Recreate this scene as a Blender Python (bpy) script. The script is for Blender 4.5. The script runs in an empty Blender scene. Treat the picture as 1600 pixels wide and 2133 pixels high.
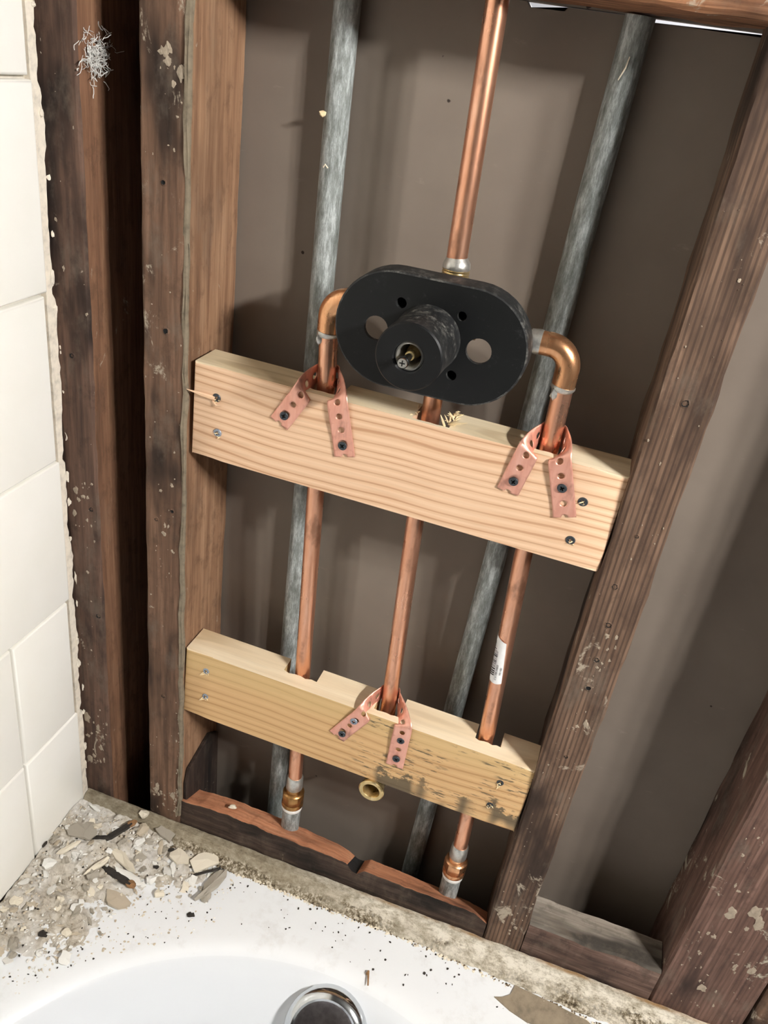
import bpy, bmesh, math, random
from mathutils import Vector, Matrix, noise

random.seed(7)
S = bpy.context.scene
COL = S.collection

# ------------------------------------------------------------------ camera, world, exposure
CAM_POS = Vector((0.33093, -0.595, 0.34198))
RIGHT = Vector((0.94372, 0.30299, 0.13260))
UP = Vector((-0.26146, 0.43794, 0.86015))
BACK = Vector((0.20254, -0.84641, 0.49251))
cam = bpy.data.cameras.new('camera')
cam.sensor_fit = 'HORIZONTAL'
cam.sensor_width = 36.0
cam.lens = 1690.0 / 1600.0 * 36.0
cam.clip_start = 0.01
camo = bpy.data.objects.new('camera', cam)
camo.matrix_world = Matrix(((RIGHT.x, UP.x, BACK.x, CAM_POS.x),
                            (RIGHT.y, UP.y, BACK.y, CAM_POS.y),
                            (RIGHT.z, UP.z, BACK.z, CAM_POS.z),
                            (0, 0, 0, 1)))
COL.objects.link(camo)
S.camera = camo

w = bpy.data.worlds.new('room_ambient')
S.world = w
w.use_nodes = True
w.node_tree.nodes['Background'].inputs['Color'].default_value = (0.9, 0.95, 1.0, 1)
w.node_tree.nodes['Background'].inputs['Strength'].default_value = 0.01

S.view_settings.view_transform = 'Standard'
S.view_settings.look = 'None'
S.view_settings.exposure = 0.42
S.view_settings.gamma = 1.0
S.view_settings.use_curve_mapping = False

BULB_STRENGTH = 860.0
BULB_COLOR = (1.0, 0.975, 0.935, 1)
BULBS = [(1.27, y, 0.77) for y in (-0.57, -0.675, -0.78)]
BULB_R = 0.030

adj = bpy.data.lights.new('adjoining_room_daylight', 'POINT')
adj.energy = 160.0
adj.color = (0.85, 0.9, 1.0)
adj.shadow_soft_size = 0.03
adjo = bpy.data.objects.new('adjoining_room_daylight', adj)
adjo.location = (0.45, 0.35, 0.75)
COL.objects.link(adjo)


# ------------------------------------------------------------------ helpers
def lin(c):
    return tuple(((v / 255.0) / 12.92 if v / 255.0 <= 0.04045 else ((v / 255.0 + 0.055) / 1.055) ** 2.4) for v in c) + (1.0,)


class NT:
    def __init__(self, name):
        self.m = bpy.data.materials.new(name)
        self.m.use_nodes = True
        self.t = self.m.node_tree
        self.b = self.t.nodes['Principled BSDF']
        self.tc = self.t.nodes.new('ShaderNodeTexCoord')

    def n(self, typ, **kw):
        nd = self.t.nodes.new(typ)
        for k, v in kw.items():
            setattr(nd, k, v)
        return nd

    def link(self, a, b):
        self.t.links.new(a, b)

    def put(self, sock, v):
        if hasattr(v, 'is_linked') or isinstance(v, bpy.types.NodeSocket):
            self.link(v, sock)
        else:
            sock.default_value = v

    def map(self, scale=(1, 1, 1), loc=(0, 0, 0), src=None, rot=(0, 0, 0)):
        nd = self.n('ShaderNodeMapping')
        self.link(src or self.tc.outputs['Object'], nd.inputs['Vector'])
        nd.inputs['Scale'].default_value = scale
        nd.inputs['Location'].default_value = loc
        nd.inputs['Rotation'].default_value = rot
        return nd.outputs['Vector']

    def noise(self, vec, scale=5, detail=4, rough=0.6, dist=0.0):
        nd = self.n('ShaderNodeTexNoise')
        self.link(vec, nd.inputs['Vector'])
        nd.inputs['Scale'].default_value = scale
        nd.inputs['Detail'].default_value = detail
        nd.inputs['Roughness'].default_value = rough
        nd.inputs['Distortion'].default_value = dist
        return nd.outputs['Fac']

    def wave(self, vec, scale, dist, detail=2, dscale=1.0, axis='Z'):
        nd = self.n('ShaderNodeTexWave', wave_type='BANDS', bands_direction=axis, wave_profile='SIN')
        self.link(vec, nd.inputs['Vector'])
        nd.inputs['Scale'].default_value = scale
        nd.inputs['Distortion'].default_value = dist
        nd.inputs['Detail'].default_value = detail
        nd.inputs['Detail Scale'].default_value = dscale
        return nd.outputs['Fac']

    def ramp(self, fac, stops, interp='LINEAR'):
        nd = self.n('ShaderNodeValToRGB')
        nd.color_ramp.interpolation = interp
        e = nd.color_ramp.elements
        while len(e) < len(stops):
            e.new(0.5)
        for i, (p, c) in enumerate(stops):
            e[i].position = p
            e[i].color = c if len(c) == 4 else tuple(c) + (1,)
        self.link(fac, nd.inputs['Fac'])
        return nd.outputs['Color']

    def mask(self, fac, lo, hi):
        nd = self.n('ShaderNodeMapRange', interpolation_type='SMOOTHSTEP')
        self.put(nd.inputs['Value'], fac)
        nd.inputs['From Min'].default_value = lo
        nd.inputs['From Max'].default_value = hi
        return nd.outputs['Result']

    def math(self, op, a, b=0.0):
        nd = self.n('ShaderNodeMath', operation=op)
        self.put(nd.inputs[0], a)
        self.put(nd.inputs[1], b)
        return nd.outputs[0]

    def mix(self, fac, a, b, mode='MIX'):
        nd = self.n('ShaderNodeMix', data_type='RGBA', blend_type=mode)
        self.put(nd.inputs[0], fac)
        self.put(nd.inputs[6], a)
        self.put(nd.inputs[7], b)
        return nd.outputs[2]

    def xyz(self):
        nd = self.n('ShaderNodeSeparateXYZ')
        self.link(self.tc.outputs['Object'], nd.inputs[0])
        return nd.outputs

    def bump(self, h, strength=0.3, dist=0.001):
        nd = self.n('ShaderNodeBump')
        self.link(h, nd.inputs['Height'])
        nd.inputs['Strength'].default_value = strength
        nd.inputs['Distance'].default_value = dist
        self.link(nd.outputs['Normal'], self.b.inputs['Normal'])

    def set(self, color=None, rough=None, metal=None, spec=None):
        if color is not None:
            self.put(self.b.inputs['Base Color'], color)
        if rough is not None:
            self.put(self.b.inputs['Roughness'], rough)
        if metal is not None:
            self.put(self.b.inputs['Metallic'], metal)
        if spec is not None:
            self.put(self.b.inputs['Specular IOR Level'], spec)
        return self.m


def plain(name, c, rough=0.6, metal=0.0, var=0.12, scale=60, bump=0.15):
    k = NT(name)
    v = k.map()
    f = k.noise(v, scale, 5, 0.65)
    base = lin(c)
    dk = tuple(x * (1 - var * 2) for x in base[:3]) + (1,)
    lt = tuple(min(1, x * (1 + var)) for x in base[:3]) + (1,)
    k.set(k.ramp(f, [(0.3, dk), (0.5, base), (0.7, lt)]), rough, metal)
    if bump:
        k.bump(f, bump, 0.0008)
    return k.m


def old_wood(name, dark, mid, light, plaster=0.5, offs=(0, 0, 0), axis='z', ring=0.0, rough=0.85, grey=0.35, plcol=(172, 160, 142), blot=1.0):
    k = NT(name)
    sc = {'z': (1, 1, 0.05), 'x': (0.05, 1, 1)}[axis]
    v = k.map(sc, offs)
    iso = k.map((1, 1, 1), offs)
    g = k.noise(v, 160, 6, 0.65, 0.2)
    c = k.ramp(g, [(0.28, lin(dark)), (0.5, lin(mid)), (0.72, lin(light))])
    big = k.noise(k.map((1, 1, 0.3) if axis == 'z' else (0.3, 1, 1), offs), 16, 4, 0.6)
    c = k.mix(k.math('MULTIPLY', k.mask(big, 0.48, 0.68), blot), c, lin(tuple(int(x * 0.55) for x in dark)))
    if ring:
        wv = k.wave(k.map((1, 1, 0.06) if axis == 'z' else (0.06, 1, 1), offs), 75, 2.2, 2, 1.2, 'X' if axis == 'z' else 'Z')
        c = k.mix(k.math('MULTIPLY', k.mask(wv, 0.45, 0.9), ring), c, lin(tuple(int(x * 0.7) for x in dark)))
    gr = k.noise(k.map((1, 1, 0.5), (offs[0] + 3, offs[1], offs[2])), 30, 5, 0.7)
    c = k.mix(k.math('MULTIPLY', k.mask(gr, 0.5, 0.72), grey), c, lin((112, 100, 88)))
    mo = k.noise(k.map((1, 1, 0.6), (offs[0] + 5, offs[1], offs[2])), 75, 5, 0.7)
    c = k.mix(k.math('MULTIPLY', k.mask(mo, 0.5, 0.7), 0.45), c, lin(tuple(int(x * 0.8) for x in dark)))
    if plaster:
        p = k.noise(k.map((1, 1, 0.7), (offs[0] + 7, offs[1] + 2, offs[2])), 42, 7, 0.72, 0.6)
        low = k.noise(k.map((1, 1, 1), (offs[0] + 1.7, offs[1], offs[2])), 9, 2, 0.5)
        pm = k.mask(k.math('ADD', p, k.math('MULTIPLY', k.math('SUBTRACT', low, 0.5), 0.45)), 0.68 - 0.06 * plaster, 0.75 - 0.05 * plaster)
        c = k.mix(k.math('MULTIPLY', pm, 0.85), c, lin(plcol))
    k.set(c, rough, 0, 0.3)
    k.bump(g, 0.5, 0.0012)
    return k.m


def new_wood(name, late, mid, early, offs=(0, 0, 0), period=0.0075, topgrey=None):
    k = NT(name)
    v = k.map((0.12, 1, 1), offs, rot=(0, math.radians(2.5), 0))
    wob = k.noise(k.map((0.5, 1, 0.0), offs), 7, 2, 0.5)
    cr = k.noise(k.map((0.0, 1, 1), (offs[0] + 5, offs[1], offs[2])), 28, 2, 0.5)
    add = k.n('ShaderNodeCombineXYZ')
    k.link(k.math('ADD', k.math('MULTIPLY', wob, 0.030), k.math('MULTIPLY', cr, 0.022)), add.inputs[2])
    vadd = k.n('ShaderNodeVectorMath', operation='ADD')
    k.link(v, vadd.inputs[0])
    k.link(add.outputs[0], vadd.inputs[1])
    wv = k.wave(vadd.outputs[0], 2 * math.pi / (20 * period), 0.9, 3, 2.5, 'Z')
    c = k.ramp(wv, [(0.0, lin(early)), (0.55, lin(mid)), (0.86, lin(mid)), (1.0, lin(late))])
    f = k.noise(k.map((0.03, 1, 1), offs), 420, 4, 0.6)
    c = k.mix(k.math('MULTIPLY', k.mask(f, 0.4, 0.75), 0.3), c, lin(tuple(int(x * 0.85) for x in mid)))
    big = k.noise(k.map((0.25, 1, 1), offs), 25, 3, 0.5)
    c = k.mix(k.math('MULTIPLY', k.mask(big, 0.4, 0.7), 0.35), c, lin(early))
    k.set(c, 0.7, 0, 0.3)
    k.bump(wv, 0.12, 0.0008)
    return k, c


M = {}


def build_materials():
    # paper-faced back panel
    k = NT('panel_paper')
    f = k.noise(k.map(), 7, 5, 0.6)
    fine = k.noise(k.map((1, 1, 0.3)), 260, 3, 0.6)
    c = k.ramp(f, [(0.3, lin((120, 109, 99))), (0.7, lin((132, 121, 110)))])
    sm = k.noise(k.map((1, 1, 2.5), (4, 0, 0)), 26, 6, 0.7)
    c = k.mix(k.math('MULTIPLY', k.mask(sm, 0.62, 0.74), 0.22), c, lin((168, 160, 148)))
    sp = k.noise(k.map((1, 1, 1), (9, 0, 0)), 110, 1, 0.3)
    c = k.mix(k.mask(sp, 0.80, 0.83), c, lin((50, 42, 36)))
    k.set(c, 0.75, 0, 0.25)
    k.bump(fine, 0.05, 0.0004)
    M['panel'] = k.m

    M['stud_a'] = old_wood('old_stud_red', (64, 49, 42), (90, 69, 58), (118, 91, 76), 0.6, (0.3, 0, 0), grey=0.5)
    M['stud_b'] = old_wood('old_stud_brown', (78, 58, 46), (108, 82, 65), (134, 104, 84), 0.8, (1.3, 0, 0.4), grey=0.5)
    M['stud_c'] = old_wood('old_stud_ringed', (80, 61, 50), (108, 85, 69), (134, 108, 89), 0.9, (2.3, 0, 1.4), ring=0.6, grey=0.55)
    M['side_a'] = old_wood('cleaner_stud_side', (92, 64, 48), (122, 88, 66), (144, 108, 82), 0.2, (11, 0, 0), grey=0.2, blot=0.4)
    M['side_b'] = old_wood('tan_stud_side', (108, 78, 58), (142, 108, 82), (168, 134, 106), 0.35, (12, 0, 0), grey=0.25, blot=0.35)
    M['stud_d'] = old_wood('old_stud_stained', (76, 56, 49), (106, 80, 69), (132, 103, 91), 1.2, (3.1, 0, 2.1), ring=0.3, grey=0.6, plcol=(186, 180, 160))
    M['header'] = old_wood('old_header_wood', (84, 54, 38), (150, 104, 74), (184, 138, 104), 0.5, (5, 0, 1), axis='x', grey=0.3)
    M['rot_front'] = old_wood('damp_block_front', (34, 26, 22), (66, 52, 44), (96, 80, 70), 0.8, (6, 0, 2), axis='x', grey=0.3, plcol=(150, 138, 122))
    M['rot_top'] = old_wood('raw_red_cut', (182, 116, 84), (218, 150, 112), (234, 176, 138), 0.0, (7, 0, 2), axis='x', grey=0.1)
    M['char'] = plain('charred_wood', (26, 23, 22), 0.9, 0, 0.2, 200, 0.5)
    M['grey_block'] = old_wood('dusty_grey_top', (112, 102, 92), (150, 140, 128), (176, 168, 156), 0.3, (8, 0, 2), axis='x', grey=0.4)
    M['brown_block'] = old_wood('brown_block_front', (62, 46, 40), (104, 82, 72), (134, 112, 100), 1.1, (8.5, 0, 2), axis='x', grey=0.5)
    M['cleat'] = old_wood('dark_cleat', (30, 23, 19), (54, 42, 36), (82, 66, 56), 0.2, (9, 0, 2), grey=0.2)

    # upper board: pinkish fir
    k, c = new_wood('fir_face', (190, 144, 110), (220, 182, 148), (230, 196, 164), (0.2, 0, 0.1), 0.0075)
    M['fir'] = k.m
    k, c = new_wood('fir_top', (192, 170, 136), (216, 198, 164), (230, 214, 184), (1.2, 0, 0.1), 0.010)
    M['fir_top'] = k.m
    # lower board: yellow pine with mildew
    k, c = new_wood('pine_face', (180, 138, 92), (206, 166, 118), (214, 176, 128), (2.2, 0, 0.3), 0.010)
    x, y, z = k.xyz()
    c = k.mix(k.math('MULTIPLY', k.mask(z, 0.045, 0.075), 0.55), c, lin((208, 180, 128)))
    nz = k.noise(k.map((1, 1, 1.3), (1, 0, 0)), 55, 6, 0.7)
    right = k.mask(k.math('ADD', x, k.math('MULTIPLY', nz, 0.05)), 0.215, 0.24)
    edge = k.math('SUBTRACT', k.math('ADD', z, k.math('MULTIPLY', k.math('SUBTRACT', nz, 0.5), -0.11)), 0.0)
    band = k.math('SUBTRACT', 1.0, k.mask(edge, 0.010, 0.016))
    p2 = k.noise(k.map((1, 1, 0.4), (8, 0, 0)), 22, 2, 0.5)
    m1 = k.math('MULTIPLY', k.math('MULTIPLY', band, right), k.mask(p2, 0.44, 0.54))
    dash = k.noise(k.map((0.16, 1, 1), (3, 0, 0)), 330, 3, 0.6)
    patch = k.noise(k.map((1, 1, 1), (5, 0, 0)), 24, 2, 0.5)
    m2 = k.math('MULTIPLY', k.math('MULTIPLY', k.mask(dash, 0.54, 0.62), k.mask(patch, 0.44, 0.54)), right)
    mm = k.math('MAXIMUM', k.math('MULTIPLY', m1, 0.85), k.math('MULTIPLY', m2, 0.8))
    c = k.mix(mm, c, lin((74, 70, 58)))
    k.set(c)
    M['pine'] = k.m
    k, c = new_wood('pine_top', (206, 180, 142), (230, 208, 174), (240, 222, 192), (3.2, 0, 0.3), 0.011)
    M['pine_top'] = k.m
    M['splinter'] = plain('raw_splinter', (236, 214, 172), 0.75, 0, 0.08)

    # metals
    def copper(name, c0, c1, c2, rough, metal=0.9):
        k = NT(name)
        a = k.noise(k.map((1, 1, 0.12)), 130, 4, 0.65)
        b = k.noise(k.map((1, 1, 0.5), (3, 0, 0)), 45, 4, 0.6)
        col = k.ramp(a, [(0.3, lin(c0)), (0.55, lin(c1)), (0.75, lin(c2))])
        col = k.mix(k.math('MULTIPLY', k.mask(b, 0.55, 0.72), 0.6), col, lin(tuple(int(x * 0.62) for x in c0)))
        k.set(col, k.ramp(b, [(0.3, (rough * 0.8,) * 3 + (1,)), (0.7, (rough * 1.25,) * 3 + (1,))]), metal)
        return k.m
    M['copper'] = copper('copper_tube', (212, 150, 118), (226, 170, 140), (238, 192, 166), 0.30)
    M['copper_fit'] = copper('copper_fitting', (206, 146, 104), (224, 168, 124), (240, 196, 152), 0.28)
    M['strap'] = copper('copper_strap_metal', (222, 156, 136), (234, 174, 154), (240, 186, 168), 0.40, 0.6)
    M['brass'] = copper('brass_metal', (190, 164, 112), (212, 188, 138), (230, 210, 166), 0.3)
    M['brass_dark'] = copper('tarnished_brass', (150, 108, 62), (176, 132, 82), (204, 164, 112), 0.3)
    M['solder'] = plain('grey_solder', (196, 194, 188), 0.38, 0.8, 0.15, 200, 0.3)
    M['tape'] = plain('white_thread_tape', (238, 236, 230), 0.6, 0, 0.05)
    k = NT('galvanised_steel')
    a = k.noise(k.map((1, 1, 0.22)), 170, 7, 0.8)
    b = k.noise(k.map((1, 1, 0.3), (5, 0, 0)), 30, 5, 0.7)
    col = k.ramp(a, [(0.34, lin((92, 96, 90))), (0.5, lin((140, 145, 143))), (0.66, lin((200, 206, 206)))])
    col = k.mix(k.math('MULTIPLY', k.mask(b, 0.5, 0.7), 0.6), col, lin((84, 84, 74)))
    k.set(col, 0.6, 0.15)
    k.bump(a, 0.3, 0.0006)
    M['galv'] = k.m
    k = NT('screw_steel')
    a = k.noise(k.map(), 700, 3, 0.6)
    k.set(k.ramp(a, [(0.3, lin((48, 52, 56))), (0.7, lin((86, 92, 98)))]), 0.45, 0.7)
    M['screw'] = k.m
    k = NT('bright_screw_steel')
    a = k.noise(k.map(), 700, 3, 0.6)
    k.set(k.ramp(a, [(0.3, lin((120, 128, 140))), (0.7, lin((164, 172, 184)))]), 0.45, 0.5)
    M['screw_bright'] = k.m
    M['recess'] = plain('recess_shade', (10, 10, 10), 0.9, 0, 0.05, 50, 0)  # near-black colour standing in for the shade inside holes and slots
    # black plastic
    k = NT('black_plastic')
    sc = k.noise(k.map((1, 1, 1)), 80, 7, 0.75, 0.8)
    du = k.noise(k.map((1, 1, 1), (4, 0, 0)), 300, 4, 0.7)
    col = k.mix(k.math('MULTIPLY', k.mask(k.math('ADD', k.math('MULTIPLY', sc, 0.7), k.math('MULTIPLY', du, 0.3)), 0.56, 0.72), 0.5), lin((17, 18, 19)), lin((80, 80, 80)))
    k.set(col, 0.45, 0, 0.25)
    k.bump(du, 0.12, 0.0004)
    M['plastic'] = k.m
    k = NT('black_plastic_side')
    du = k.noise(k.map((1, 1, 1), (2, 0, 0)), 150, 6, 0.75)
    sc = k.noise(k.map((1, 1, 1), (8, 0, 0)), 40, 4, 0.6)
    col = k.mix(k.math('MULTIPLY', k.mask(du, 0.45, 0.75), k.mask(sc, 0.35, 0.7)), lin((24, 25, 26)), lin((130, 128, 122)))
    k.set(col, 0.6, 0, 0.4)
    k.bump(du, 0.4, 0.0008)
    M['plastic_side'] = k.m
    k = NT('chrome')
    k.set(lin((205, 208, 210)), 0.14, 1.0)
    M['chrome'] = k.m
    k = NT('chrome_dark_reflection')
    a = k.noise(k.map(), 160, 4, 0.6)
    k.set(k.ramp(a, [(0.3, lin((96, 90, 90))), (0.7, lin((120, 114, 114)))]), 0.3, 0.9)  # dark reflection in the chrome face put into its colour
    M['chrome_reflection'] = k.m
    # tub, tiles, plaster
    k = NT('white_enamel')
    x, y, z = k.xyz()
    dn = k.noise(k.map(), 60, 6, 0.7)
    dn2 = k.noise(k.map((1, 1, 1), (3, 1, 0)), 18, 4, 0.6)
    col = k.mix(k.math('MULTIPLY', k.mask(k.math('ADD', k.math('MULTIPLY', dn, 0.5), k.math('MULTIPLY', dn2, 0.5)), 0.5, 0.66), 0.35), lin((236, 238, 240)), lin((206, 203, 199)))
    inside = k.mask(z, -0.010, -0.002)
    col = k.mix(inside, lin((226, 229, 233)), col)  # basin greyer than the deck: its shading is put into the colour
    k.set(col, k.math('ADD', 0.12, k.math('MULTIPLY', inside, 0.35)), 0, 0.5)
    M['enamel'] = k.m
    k = NT('glazed_tile')
    a = k.noise(k.map(), 12, 3, 0.5)
    k.set(k.ramp(a, [(0.3, lin((246, 244, 236))), (0.7, lin((250, 248, 242)))]), 0.22, 0, 0.5)
    M['tile'] = k.m
    M['grout'] = plain('grey_grout', (196, 190, 178), 0.85, 0, 0.1, 150, 0.3)
    M['mortar'] = plain('cream_mortar', (226, 216, 200), 0.9, 0, 0.12, 120, 0.5)
    k = NT('ledge_plaster')
    x, y, z = k.xyz()
    a = k.noise(k.map((0.6, 1, 1)), 110, 9, 0.8, 0.0)
    b = k.noise(k.map((0.5, 1, 1), (3, 0, 0)), 26, 4, 0.6)
    g = k.noise(k.map((1, 1, 1), (6, 0, 0)), 260, 3, 0.7)
    tan = k.ramp(a, [(0.32, lin((112, 100, 82))), (0.46, lin((152, 140, 118))), (0.58, lin((176, 164, 142))), (0.7, lin((206, 196, 176)))])
    cream = k.ramp(a, [(0.34, lin((150, 136, 112))), (0.46, lin((204, 194, 174))), (0.56, lin((240, 232, 216)))])
    grit = k.ramp(g, [(0.36, lin((74, 62, 46))), (0.5, lin((150, 136, 112))), (0.62, lin((226, 216, 198)))])
    col = k.mix(k.mask(k.math('ADD', x, k.math('MULTIPLY', k.math('SUBTRACT', b, 0.5), 0.5)), 0.08, 0.34), tan, cream)
    gz = k.math('MULTIPLY', k.mask(k.math('ADD', y, k.math('MULTIPLY', k.math('SUBTRACT', a, 0.5), 0.03)), -0.014, -0.018), k.mask(b, 0.38, 0.56))
    col = k.mix(gz, col, grit)
    rust = k.math('MULTIPLY', k.mask(y, -0.007, -0.003), k.math('MULTIPLY', k.mask(x, 0.2, 0.3), k.mask(b, 0.42, 0.6)))
    col = k.mix(k.math('MULTIPLY', rust, 0.8), col, lin((170, 124, 66)))
    k.set(col, 0.9, 0, 0.25)
    k.bump(k.math('ADD', a, k.math('MULTIPLY', g, 0.3)), 0.9, 0.003)
    M['ledge'] = k.m
    k = NT('rubble_dust')
    a = k.noise(k.map(), 95, 7, 0.75, 0.5)
    b = k.noise(k.map((1, 1, 1), (2, 0, 0)), 24, 4, 0.6)
    col = k.ramp(a, [(0.28, lin((110, 99, 86))), (0.42, lin((174, 164, 148))), (0.56, lin((206, 198, 184))), (0.72, lin((236, 232, 224)))])
    col = k.mix(k.math('MULTIPLY', k.mask(b, 0.42, 0.62), 0.7), col, lin((222, 219, 214)))
    k.set(col, 0.95, 0, 0.2)
    k.bump(a, 0.8, 0.002)
    M['rubble'] = k.m
    M['chip_cream'] = plain('cream_plaster_chip', (234, 224, 204), 0.9, 0, 0.08, 120, 0.4)
    M['chip_white'] = plain('white_plaster_chip', (240, 238, 232), 0.85, 0, 0.06, 120, 0.4)
    M['chip_grey'] = plain('grey_plaster_chip', (178, 170, 156), 0.92, 0, 0.14, 120, 0.5)
    M['bead'] = plain('grey_brown_plaster', (124, 112, 94), 0.92, 0, 0.2, 90, 0.5)
    M['chip_tan'] = plain('tan_plaster_chip', (206, 192, 170), 0.92, 0, 0.14, 120, 0.5)
    M['chip_black'] = plain('black_tar_chip', (50, 45, 40), 0.85, 0, 0.3, 260, 0.6)
    M['rust'] = plain('rust_brown', (148, 110, 74), 0.9, 0, 0.25, 200, 0.6)
    M['rust_grit'] = plain('brown_grit', (112, 94, 70), 0.95, 0, 0.3, 200, 0.5)
    M['scrap'] = plain('taupe_scrap', (142, 128, 108), 0.9, 0, 0.2, 70, 0.4)
    M['fibre'] = plain('cobweb_fibre', (214, 212, 208), 0.8, 0, 0.05, 50, 0)
    M['plaster_fleck'] = plain('plaster_fleck', (158, 144, 126), 0.9, 0, 0.12, 200, 0.4)
    M['paper'] = plain('white_label_paper', (236, 236, 236), 0.6, 0, 0.03, 80, 0)
    M['ink'] = plain('black_ink', (28, 28, 30), 0.7, 0, 0.05, 80, 0)
    M['wall_paint'] = plain('grey_brown_paint', (54, 52, 50), 0.8, 0, 0.03, 20, 0.05)
    M['floor'] = plain('dark_floor', (48, 44, 40), 0.7, 0, 0.08, 20, 0.05)
    M['void'] = plain('void_black', (16, 14, 13), 0.95, 0, 0.1, 30, 0)  # black that stands in for the shade deep in the corner slot
    k = NT('lit_globe')
    k.b.inputs['Base Color'].default_value = (1, 1, 1, 1)
    k.b.inputs['Emission Color'].default_value = BULB_COLOR
    k.b.inputs['Emission Strength'].default_value = BULB_STRENGTH
    M['globe'] = k.m


build_materials()
ORI = {}


def finish(name, bm, mats, parent=None, loc=None, smooth=False, recalc=True):
    """one mesh object; vertices come in world coordinates"""
    if recalc:
        bmesh.ops.recalc_face_normals(bm, faces=bm.faces[:])
    if parent is not None:
        o0 = ORI[parent]
    elif loc is not None:
        o0 = Vector(loc)
    else:
        xs = [v.co for v in bm.verts]
        o0 = Vector((sum(v.x for v in xs) / len(xs), sum(v.y for v in xs) / len(xs), min(v.z for v in xs)))
    for v in bm.verts:
        v.co -= o0
    me = bpy.data.meshes.new(name)
    bm.to_mesh(me)
    bm.free()
    for m in (mats if isinstance(mats, (list, tuple)) else [mats]):
        me.materials.append(M[m])
    if smooth:
        for p in me.polygons:
            p.use_smooth = True
        me.set_sharp_from_angle(angle=math.radians(38))
    o = bpy.data.objects.new(name, me)
    COL.objects.link(o)
    if parent is not None:
        o.parent = parent
        o.location = (0, 0, 0)
    else:
        o.location = o0
    ORI[o] = o0
    return o


def tag(o, label, cat, group=None):
    o['label'] = label
    o['category'] = cat
    if group:
        o['group'] = group
    return o


def struct(o, label=None):
    o['kind'] = 'structure'
    if label:
        o['label'] = label
    return o


def thing(name, loc, label, cat, group=None):
    o = bpy.data.objects.new(name, None)
    o.empty_display_size = 0.02
    o.location = loc
    COL.objects.link(o)
    ORI[o] = Vector(loc)
    return tag(o, label, cat, group)


def B():
    return bmesh.new()


def box(bm, x0, x1, y0, y1, z0, z1, bev=0.0, mat=0):
    r = bmesh.ops.create_cube(bm, size=1.0)
    vs = r['verts']
    for v in vs:
        v.co = Vector((x0 + (v.co.x + 0.5) * (x1 - x0), y0 + (v.co.y + 0.5) * (y1 - y0), z0 + (v.co.z + 0.5) * (z1 - z0)))
    fs = {f for v in vs for f in v.link_faces}
    for f in fs:
        f.material_index = mat
    if bev:
        es = {e for v in vs for e in v.link_edges}
        bmesh.ops.bevel(bm, geom=list(es), offset=bev, segments=2, affect='EDGES', profile=0.6)


def tube(bm, pts, rad, seg=24, caps=True, mat=0, inner=None):
    pts = [Vector(p) for p in pts]
    n = len(pts)
    rads = rad if isinstance(rad, (list, tuple)) else [rad] * n
    tans = []
    for i in range(n):
        a = pts[max(i - 1, 0)]
        b = pts[min(i + 1, n - 1)]
        t = (b - a)
        if t.length < 1e-9:
            t = pts[min(i + 2, n - 1)] - pts[max(i - 2, 0)]
        tans.append(t.normalized())
    ref = Vector((0, 1, 0)) if abs(tans[0].y) < 0.9 else Vector((1, 0, 0))
    u = tans[0].cross(ref).normalized()
    rings = []
    for i in range(n):
        u = (u - tans[i] * u.dot(tans[i])).normalized()
        v = tans[i].cross(u)
        rings.append([bm.verts.new(pts[i] + (u * math.cos(2 * math.pi * k / seg) + v * math.sin(2 * math.pi * k / seg)) * rads[i]) for k in range(seg)])
    for a, b in zip(rings, rings[1:]):
        for k in range(seg):
            f = bm.faces.new((a[k], a[(k + 1) % seg], b[(k + 1) % seg], b[k]))
            f.material_index = mat
    if caps:
        for rg in (rings[0], rings[-1]):
            f = bm.faces.new(rg)
            f.material_index = mat
    return rings


def arc(c, r, a0, a1, ax, ay, n=10):
    """points on an arc around c in the plane of unit vectors ax, ay"""
    c, ax, ay = Vector(c), Vector(ax), Vector(ay)
    return [c + ax * (r * math.cos(a0 + (a1 - a0) * i / n)) + ay * (r * math.sin(a0 + (a1 - a0) * i / n)) for i in range(n + 1)]


def fbm(p, s, o=3):
    return noise.fractal(Vector(p) * s, 1.0, 2.0, o)


def rough_beam(bm, x0, x1, y0, y1, z0, z1, axis='z', n=60, amp=0.0009, seed=0, cham=0.0025, mat=0, edge_amp=1.0):
    """old sawn timber: chamfered section lofted along its length with uneven edges"""
    if axis == 'z':
        a0, a1, b0, b1, l0, l1 = x0, x1, y0, y1, z0, z1
        P = lambda a, b, l: Vector((a, b, l))
    else:
        a0, a1, b0, b1, l0, l1 = y0, y1, z0, z1, x0, x1
        P = lambda a, b, l: Vector((l, a, b))
    sec = []
    m = 4
    c = cham
    for (p, q) in (((a0 + c, b0), (a1 - c, b0)), ((a1, b0 + c), (a1, b1 - c)), ((a1 - c, b1), (a0 + c, b1)), ((a0, b1 - c), (a0, b0 + c))):
        for i in range(m + 1):
            t = i / m
            corner = 1.0 if i in (0, m) else 0.35
            sec.append((p[0] + (q[0] - p[0]) * t, p[1] + (q[1] - p[1]) * t, corner))
    rings = []
    for j in range(n + 1):
        l = l0 + (l1 - l0) * j / n
        rg = []
        for (a, b, cr) in sec:
            w1 = fbm((a * 3 + seed, b * 3, l * 1.0), 22) * amp * cr * edge_amp
            w2 = fbm((a * 3 + seed + 9, b * 3, l * 1.0), 30) * amp * cr * edge_amp
            rg.append(bm.verts.new(P(a + w1, b + w2, l)))
        rings.append(rg)
    k = len(sec)
    for A, Bq in zip(rings, rings[1:]):
        for i in range(k):
            f = bm.faces.new((A[i], A[(i + 1) % k], Bq[(i + 1) % k], Bq[i]))
            f.material_index = mat
    bm.faces.new(rings[0]).material_index = mat
    bm.faces.new(rings[-1]).material_index = mat


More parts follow.
